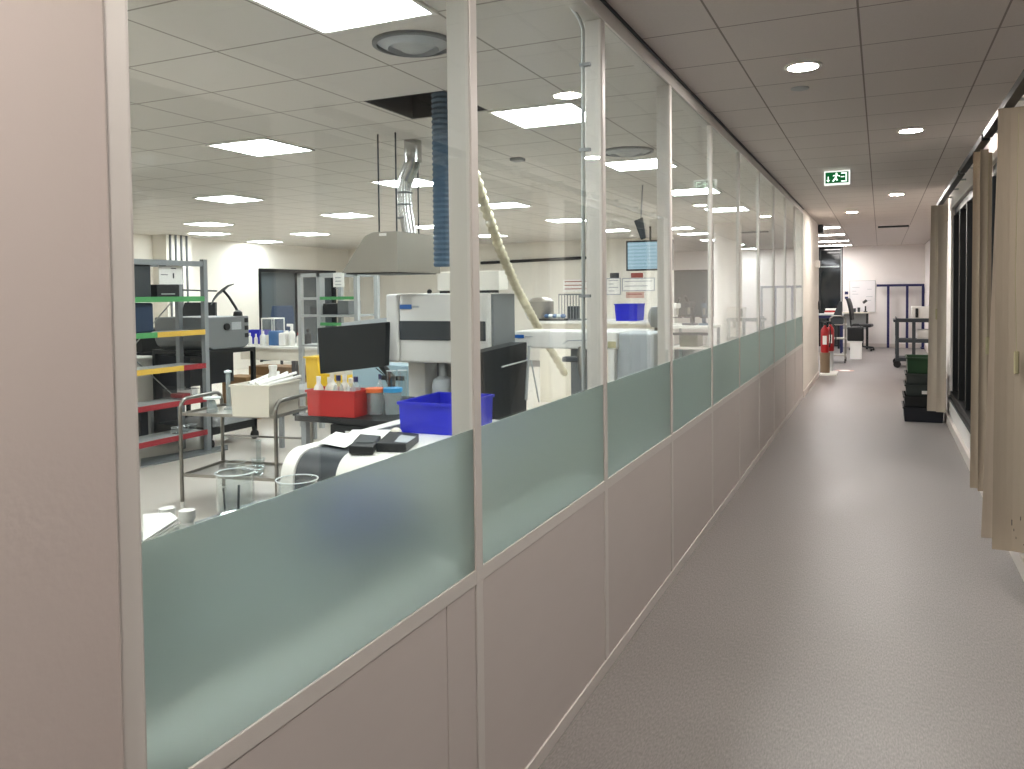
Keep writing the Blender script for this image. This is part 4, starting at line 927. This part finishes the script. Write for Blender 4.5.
# black glass enclosure between the instruments
t = thing('black_enclosure', 'black enclosure with pale diagonal edges below the first instrument', 'enclosure', (-2.5, 5.6, 0))
MB().hexa([(-2.70, 5.15, 0), (-2.58, 5.15, 0), (-2.58, 5.85, 0), (-2.70, 5.85, 0), (-2.70, 5.15, 1.13), (-2.60, 5.15, 1.13), (-2.56, 5.85, 1.16), (-2.70, 5.85, 1.16)]).build('shell', M['blackm'], t)
a = [at(x, y, Y=5.6) for x, y in ((529, 346), (531, 360), (526, 400), (533, 396))]
MB().tube([tuple(a[0]), tuple(a[2])], .012, 6).tube([tuple(a[1]), tuple(at(539, 402, Y=5.6))], .007, 6).tube([tuple(at(502, 367, Y=5.2)), tuple(at(528, 360, Y=5.6))], .006, 6).build('edge_strip', M['palemetal'], t)
# ---- instrument 2
Y = 5.98; xl = at(512, 338, Y=Y).x; xr = at(617, 338, Y=Y).x; z1 = at(512, 331, Y=Y).z; z0 = at(512, 346, Y=Y).z
t = thing('measuring_instrument', 'white horizontal instrument arm with blue badge seen through the second pane', 'instrument', ((xl+xr)/2, 7.4, 0))
h = MB().prism([(xl, z0+.01), (xl+.03, z1), (xr, z1+.0), (xr, z0-.015), (xl+.2, z0-.015)], 'y', Y, Y+.4).build('head', M['instr'], t, bevel=.012)
a, b = at(513.5, 338, Y=Y), at(524, 334.8, Y=Y)
MB().box(a.x, b.x, Y-.006, Y, a.z, b.z).build('blue_badge', M['logo'], h)
MB().box(b.x+.01, b.x+.08, Y-.005, Y, a.z+.01, b.z-.01).build('badge_text', M['lightgrey'], h)
MB().tube([tuple(at(563, 344, Y=Y-.003)), tuple(at(568, 340.5, Y=Y-.003)), tuple(at(600, 340, Y=Y-.003))], .004, 6).build('seam', M['lightgrey'], h)
MB().box(at(566, 370, Y=Y).x, at(590, 370, Y=Y).x, Y+.1, Y+.3, .5, z0-.015).build('column', M['midgrey'], t, bevel=.01)
MB().box(xl+.1, xr+.1, Y+.02, Y+.45, 0, .5).build('base', M['instr'], t, bevel=.01)
MB().box(at(531, 370, Y=Y+.3).x, at(562, 370, Y=Y+.3).x, Y+.3, Y+.4, 0, .4).build('dark_back', M['blackm'], t)
MB().box(xr-.03, xr+.28, Y+.05, Y+.5, .5, z1-.01).build('end_housing', M['lightgrey'], t, bevel=.015)
MB().box(at(608, 346, Y=Y).x, at(616, 346, Y=Y).x, Y-.008, Y-.001, z0+.0, z0+.05).build('green_plate', M['cordw'], t)
MB().box(at(609, 346, Y=Y).x, at(615, 346, Y=Y).x, Y-.02, Y+.1, .6, z0-.015).build('front_leg', M['instr'], t)
t = thing('dark_valve_head', 'dark clamp hanging below the second instrument arm', 'clamp', tuple(at(577, 358, Y=5.8)))
a = at(577, 358, Y=5.8)
MB().box(a.x-.11, a.x+.02, 5.76, 5.84, a.z-.03, a.z+.01).build('jaw', M['dkgrey'], t, bevel=.01)
MB().lathe([(.012, -.16), (.032, -.09), (.04, 0), (.025, .09)], (a.x+.04, 5.8, a.z), 14).build('spindle', M['steel'], t, smooth=True)
# ---- hood
t = thing('fume_hood', 'stainless steel canopy hood hanging on rods over the white instrument', 'hood', (-3.4, 5.2, 1.71))
HA, HB = 4.9, 5.52
MB().prism([(-3.64, 1.715), (-3.15, 1.712), (-3.15, 2.005), (-3.36, 2.005), (-3.43, 1.98)], 'y', HA, HB).build('canopy', M['steel'], t, bevel=.003)
MB().box(-3.62, -3.17, HA+.03, HB-.03, 1.705, 1.714).build('dark_opening', M['black'], t)
for x, y in ((-3.32, 4.93), (-3.17, 4.93), (-3.32, 5.48), (-3.17, 5.48)): MB().tube([(x, y, 2.0), (x, y, C)], .006, 6).build('hanging_rod', M['dkgrey'], t)
MB().box(-3.3, -3.24, HA-.004, HA, 1.975, 1.995).build('label_plate', M['paper'], t)
t = thing('exhaust_duct', 'shiny segmented metal duct rising from the hood to the ceiling', 'duct', (-3.24, 5.25, 2.0))
top = at(411, 142, Z=C)
X3 = lambda px_, py_: tuple(at(px_, py_, Y=5.25))
MB().tube([(-3.26, 5.25, 2.0), X3(405.5, 210), X3(404.5, 190), X3(406, 178), X3(411, 166), X3(413, 158), X3(413, 140)][:4], .055, 18).build('lower_section', M['duct'], t, smooth=True)
MB().tube([X3(405.5, 180), X3(408, 174), X3(411, 167), X3(413, 160)], .062, 18).build('elbow', M['duct'], t, smooth=True)
p = at(413, 160, Y=5.25)
MB().tube([(p.x, 5.25, p.z-.02), (p.x, 5.25, C)], .066, 18).build('upper_section', M['duct'], t, smooth=True)
for yy in (193, 205, 218): q = at(405, yy, Y=5.25); MB().lathe([(.058, -.006), (.061, 0), (.058, .006)], (q.x, 5.25, q.z), 18).build('joint_ring', M['midgrey'], t, smooth=True)
# ---- blue ribbed hose & cream hose
def ribbed(pts, r, n, amp):
    P = [Vector(p) for p in pts]; L = [0]
    for i in range(1, len(P)): L.append(L[-1]+(P[i]-P[i-1]).length)
    out = []; rs = []
    for k in range(n+1):
        s = L[-1]*k/n
        for i in range(1, len(P)):
            if s <= L[i]+1e-9: break
        u = (s-L[i-1])/max(1e-9, L[i]-L[i-1]); out.append(P[i-1].lerp(P[i], u)); rs.append(r+amp*(k % 2))
    return out, rs
p = at(443, 150, Y=4.35)
o, rs = ribbed([(p.x, 4.35, C+.3), (p.x, 4.35, 2.2), (p.x, 4.35, 1.72)], .062, 80, .008)
tag(MB().tube(o, .08, 18, rs=rs).build('ribbed_hose', M['blueduct']), 'thick blue-grey ribbed hose hanging from the ceiling opening behind the post', 'hose')
v0 = at(458, 100, Y=4.4)
P4 = [(v0.x, 4.38, C+.25), (v0.x, 4.4, 2.6), tuple(at(474, 172, Y=4.5)), tuple(at(481, 194, Y=4.7)), tuple(at(498.6, 246, Y=5.3)), tuple(at(515.7, 286, Y=5.9)), tuple(at(538.7, 328.7, Y=6.75)), tuple(at(565, 374, Y=7.3))]
o, rs = ribbed(P4, .028, 84, .011)
tag(MB().tube(o, .03, 14, rs=rs).build('ribbed_hose', M['cream']), 'cream ribbed hose running diagonally down from the ceiling opening', 'hose')
# ---- conduit next to second post
t = thing('air_pipe', 'thin grey pipe dropping along the lab side of the glass beside the second post', 'pipe', (-1.2, 3.0, 1.2))
cp = [tuple(at(x, y, Y=2.98)) for x, y in ((568, -12), (569, 0), (571, 6), (580, 20), (583, 30), (583, 100), (583.5, 390))]
MB().tube(cp, .0075, 10).build('pipe_run', M['palemetal'], t, smooth=True)
q = MB()
for yy in (65, 150, 296): v = at(583, yy, Y=2.98); q.box(v.x-.012, v.x+.03, 2.97, 2.99, v.z-.006, v.z+.006)
q.build('pipe_clip', M['greymetal'], t)
# things behind second pane on white wall bench
Yb = 10.5
t = thing('wall_bench', 'white bench along the far side holding metal pots, seen through the second pane', 'bench', (-5.0, Yb+.3, 0))
x0, x1 = at(535, 328, Y=Yb).x, at(655, 328, Y=Yb).x; zz = at(560, 321, Y=Yb).z
MB().box(x0, x1, Yb, Yb+.7, zz-.04, zz).build('bench_top', M['white'], t)
MB().box(x0+.05, x1-.05, Yb+.05, Yb+.65, 0, zz-.04).build('cabinet_body', M['offwhite'], t)
t = thing('steel_pot', 'round stainless steel vessel with hose on the far bench', 'vessel', tuple(at(541, 325, Y=Yb+.3)))
p = at(541, 321, Y=Yb+.3)
MB().lathe([(.17, 0), (.19, .05), (.19, .27), (.14, .32), (.02, .34)], (p.x, p.y, zz), 22).build('vessel_body', M['steel'], t, smooth=True)
MB().tube([(p.x-.1, p.y-.15, zz+.2), (p.x-.16, p.y-.2, zz+.12), (p.x-.1, p.y-.22, zz+.02)], .01, 8).build('hose', M['palemetal'], t, smooth=True)
t = thing('wire_cage', 'wire-sided cage stand beside the steel vessel', 'cage', tuple(at(571, 325, Y=Yb+.3)))
x0, x1 = at(559, 325, Y=Yb+.2).x, at(582, 325, Y=Yb+.2).x; q = MB(); zt = zz+.38
for k in range(9):
    x = x0+(x1-x0)*k/8; q.box(x-.005, x+.005, Yb+.2, Yb+.21, zz, zt)
q.box(x0, x1, Yb+.2, Yb+.21, zt-.02, zt).box(x0, x1, Yb+.2, Yb+.5, zz, zz+.02).build('mesh_front', M['midgrey'], t)
MB().box(x0+.1, x1-.12, Yb+.3, Yb+.45, zz+.02, zz+.2).build('inner_unit', M['dkgrey'], t)
t = thing('lab_clutter_tray', 'black tray with small clear parts in front of the wire cage', 'tray', tuple(at(555, 327, Y=Yb+.1)))
x0, x1 = at(540, 327, Y=Yb+.08).x, at(566, 327, Y=Yb+.08).x
MB().box(x0, x1, Yb+.03, Yb+.17, zz, zz+.03).build('tray_base', M['black'], t)
for k in range(5): MB().ball((x0+.1+(x1-x0-.15)*k/4, Yb+.1, zz+.065), .04, .8).build('clear_part', M['rim'] if k % 2 else M['midblue'], t, smooth=True)
# blue crate on far bench + round chair back, clutter
a, b = at(615, 320, Y=Yb+.1), at(638, 304, Y=Yb+.1)
crate('blue_crate', 'blue crate on the far bench below the wall posters', a.x, b.x, Yb+.08, Yb+.45, zz+.001, b.z, M['blue'], rim=.006, taper=.015)
t = thing('round_stool_back', 'grey oval chair back showing above the far bench edge', 'chair', tuple(at(656, 345, Y=9.6)))
p = at(656, 317, Y=9.6)
MB().lathe([(.001, -.13), (.06, -.12), (.09, -.06), (.1, 0), (.09, .06), (.06, .12), (.001, .13)], (p.x, p.y, p.z), 18).build('backrest', M['midgrey'], t, smooth=True)
MB().tube([(p.x, p.y, .55), (p.x, p.y, p.z-.1)], .02, 8).build('back_bar', M['blackm'], t)
MB().lathe([(.18, .5), (.2, .53), (.18, .57)], (p.x, p.y-.1, 0), 20).build('seat', M['midgrey'], t, smooth=True)
MB().tube([(p.x, p.y-.1, .05), (p.x, p.y-.1, .5)], .025, 10).build('column', M['blackm'], t)
MB().lathe([(.25, 0), (.24, .03), (.03, .05)], (p.x, p.y-.1, 0), 20).build('base', M['blackm'], t, smooth=True)
a, b = at(632, 333, Y=9.9), at(648, 376, Y=9.9)
t = thing('grey_cabinet', 'pale grey tall cabinet side with square vent in front of the far bench', 'cabinet', ((a.x+b.x)/2, 10.0, 0))
MB().box(a.x, b.x, 9.9, 10.3, 0, a.z).build('body', M['offwhite'], t, bevel=.008)
c_, d_ = at(639, 357, Y=9.9), at(646, 365, Y=9.9)
MB().box(c_.x, d_.x, 9.893, 9.9, d_.z, c_.z).build('vent', M['midgrey'], t)
MB().box(a.x-.45, b.x, 9.85, 10.35, a.z, a.z+.035).build('top', M['white'], t)
tag(MB().tube([tuple(at(644, 332, Y=9.7)), tuple(at(656, 361, Y=9.7))], .012, 6).build('white_prop', M['white']), 'thin white diagonal strut in front of the grey cabinet', 'strut')
# ---- wall posters, screen
LW = LABY
def poster(x0, y0, x1, y1, name, label, cat, mt, lines=0, frame=None, ink='ink'):
    a, b = at(x0, y0, Y=LW-.01), at(x1, y1, Y=LW-.01)
    t = thing(name, label, cat, ((a.x+b.x)/2, LW-.01, b.z))
    MB().box(a.x, b.x, LW-.012, LW, b.z, a.z).build('sheet', M[mt], t)
    if lines:
        q = MB(); h = (a.z-b.z)
        for k in range(lines): q.box(a.x+.04, b.x-.04-(.1 if k % 2 else 0), LW-.016, LW-.012, a.z-h*(k+.6)/(lines+.4), a.z-h*(k+.6)/(lines+.4)+.018)
        q.build('print_line', M[ink], t)
    if frame:
        MB().box(a.x-.02, b.x+.02, LW-.02, LW, a.z, a.z+.02).box(a.x-.02, b.x+.02, LW-.02, LW, b.z-.02, b.z).box(a.x-.02, a.x, LW-.02, LW, b.z, a.z).box(b.x, b.x+.02, LW-.02, LW, b.z, a.z).build('frame', M[frame], t)
poster(563, 280, 588, 292, 'wall_sign', 'wall sign with red heading on the far wall left of the second post', 'sign', 'paper', 3, ink='redink')
poster(610, 273, 619, 278, 'wall_label', 'small dark label high on the far wall below the screen left corner', 'label', 'ink')
poster(631, 273, 643, 277.5, 'wall_label', 'reddish label on the far wall just under the screen', 'label', 'redink')
poster(607, 279, 620, 294, 'poster', 'white poster with line drawing, left of the wide framed one', 'poster', 'paper', 4, 'lightgrey', 'lightgrey')
poster(623, 279, 654, 290, 'poster', 'wide framed poster on the far wall under the screen', 'poster', 'paper', 2, 'lightgrey', 'lightgrey')
poster(626, 292, 644, 298, 'poster', 'pinkish printed strip below the wide framed poster', 'poster', 'pink', 1, None, 'redink')
poster(540, 263.6, 590, 266, 'shelf_edge_strip', 'pale strip on the far wall under the black rail', 'strip', 'wall')
a, b = at(481, 263, Y=LW-.05), at(600, 257, Y=LW-.05)
tag(MB().tube([tuple(a), tuple(b)], .035, 8).build('cable_rail', M['blackm']), 'long thin black rail along the far wall', 'rail')
a, b = at(626, 241, Y=14.0), at(673, 270, Y=14.0)
t = thing('wall_screen', 'lit pale blue television screen hanging high before the far wall', 'television', ((a.x+b.x)/2, 14.1, b.z))
MB().box(a.x, b.x, 14.0, 14.06, b.z, a.z).build('housing', M['black'], t, bevel=.006)
MB().box(a.x+.03, b.x-.03, 13.994, 14.0, b.z+.03, a.z-.03).build('display', M['screen'], t)
MB().tube([((a.x+b.x)/2, 14.08, a.z-.1), ((a.x+b.x)/2, 14.08, C)], .02, 8).build('ceiling_pole', M['blackm'], t)
p = at(641, 228, Y=8.5)
t = thing('ceiling_camera', 'grey angular device hanging from the ceiling left of the screen', 'device', tuple(p))
MB().hexa([tuple(at(x, y, Y=yy)) for x, y, yy in ((641, 240, 8.5), (646, 238, 8.5), (646, 238, 8.65), (641, 240, 8.65), (634, 221, 8.5), (643, 217, 8.5), (643, 217, 8.65), (634, 221, 8.65))]).build('body', M['dkgrey'], t, bevel=.008)
a = at(641, 219, Y=8.57); MB().tube([tuple(a), (a.x+.02, 8.57, C)], .008, 6).build('rod', M['greymetal'], t)
# ---- far instrument table
Yt = 12.0; x0, x1 = at(668, 326, Y=Yt).x, at(713, 326, Y=Yt).x; zt = at(690, 326, Y=Yt).z
t = thing('instrument_table', 'white table crowded with instruments left of the round column', 'table', ((x0+x1)/2, Yt+.3, 0))
MB().box(x0, x1, Yt, Yt+.7, zt-.04, zt).build('table_top', M['white'], t)
MB().box(x0+.03, x1-.03, Yt+.05, Yt+.65, zt-.35, zt-.32).build('shelf', M['white'], t)
MB().box(x0+.03, x1-.03, Yt+.03, Yt+.06, zt-.14, zt-.1).build('rail', M['dkgrey'], t)
for x in (x0+.04, x1-.04):
    for y in (Yt+.04, Yt+.66): MB().box(x-.02, x+.02, y-.02, y+.02, 0, zt-.04).build('leg', M['greymetal'], t)
def microscope(px_, Y, z, mt, label, rz=0, s=1.0):
    x = at(px_, 320, Y=Y).x
    t = thing('microscope', label, 'microscope', (x, Y, z), rz)
    MB().box(-.08*s, .08*s, -.1*s, .1*s, 0, .03*s).build('foot', M[mt], t, local=True, bevel=.01)
    MB().box(-.03*s, .03*s, .05*s, .1*s, .03*s, .3*s).build('stand', M[mt], t, local=True, bevel=.01)
    MB().box(-.04*s, .04*s, -.08*s, .1*s, .26*s, .34*s).build('head', M[mt], t, local=True, bevel=.015)
    MB().tube([(0, -.03*s, .26*s), (0, -.03*s, .16*s)], .02*s, 10).build('objective', M['steel'], t, local=True)
    MB().tube([(0, -.04*s, .33*s), (0, -.14*s, .42*s)], .02*s, 10).build('eyepiece', M['black'], t, local=True)
    MB().box(-.06*s, .06*s, -.08*s, .04*s, .11*s, .125*s).build('stage', M['black'], t, local=True)
microscope(677, Yt+.3, zt, 'white', 'white microscope at the left of the instrument table', .5)
microscope(690, Yt+.3, zt, 'dkgrey', 'dark microscope in the middle of the instrument table', -.3, 1.05)
microscope(704, Yt+.35, zt, 'blueduct', 'blue-grey microscope at the right of the instrument table', .2, 1.0)
tag(MB().box(x0+.15, x1-.25, Yt+.12, Yt+.5, zt-.32, zt-.12).build('olive_box', mat('olive_plastic', '6f7361', .6)), 'olive grey box on the shelf of the instrument table', 'box')
bottle(at(708, 340, Y=Yt+.2).x, Yt+.2, zt-.32, .04, .12, 'white', 'white', 'white jar on the lower shelf of the instrument table', neck=.8)
# blue chair by the dark window
office_chair('office_chair', 'blue office chair in front of the dark back window', (at(281, 320, Y=12.6).x, 12.6, 0), .6, .62, M['chairblue'])
# far lab grey floor cable duct near rack
a, b, c, d = [at(x, y, Z=0) for x, y in ((141, 460), (228, 446), (228, 450), (141, 468))]
tag(MB().hexa([tuple(v) for v in (d, c, b, a)]+[(v.x, v.y, .015) for v in (d, c, b, a)]).build('floor_cable_cover', M['midgrey']), 'grey floor cable cover in front of the coloured shelving', 'cable cover')

# ================================================================ world + colour management
wd = bpy.data.worlds.new('world'); sc.world = wd; wd.use_nodes = True
wd.node_tree.nodes['Background'].inputs[0].default_value = (.02, .025, .04, 1); wd.node_tree.nodes['Background'].inputs[1].default_value = 1
sc.view_settings.view_transform = 'Standard'; sc.view_settings.look = 'None'; sc.view_settings.exposure = 0.66; sc.view_settings.gamma = 0.95
sc.cycles.max_bounces = 10; sc.cycles.transparent_max_bounces = 40; sc.cycles.transmission_bounces = 8; sc.cycles.glossy_bounces = 4; sc.cycles.diffuse_bounces = 5
sc.cycles.caustics_reflective = False; sc.cycles.caustics_refractive = False; sc.cycles.use_denoising = True; sc.cycles.sample_clamp_indirect = 6
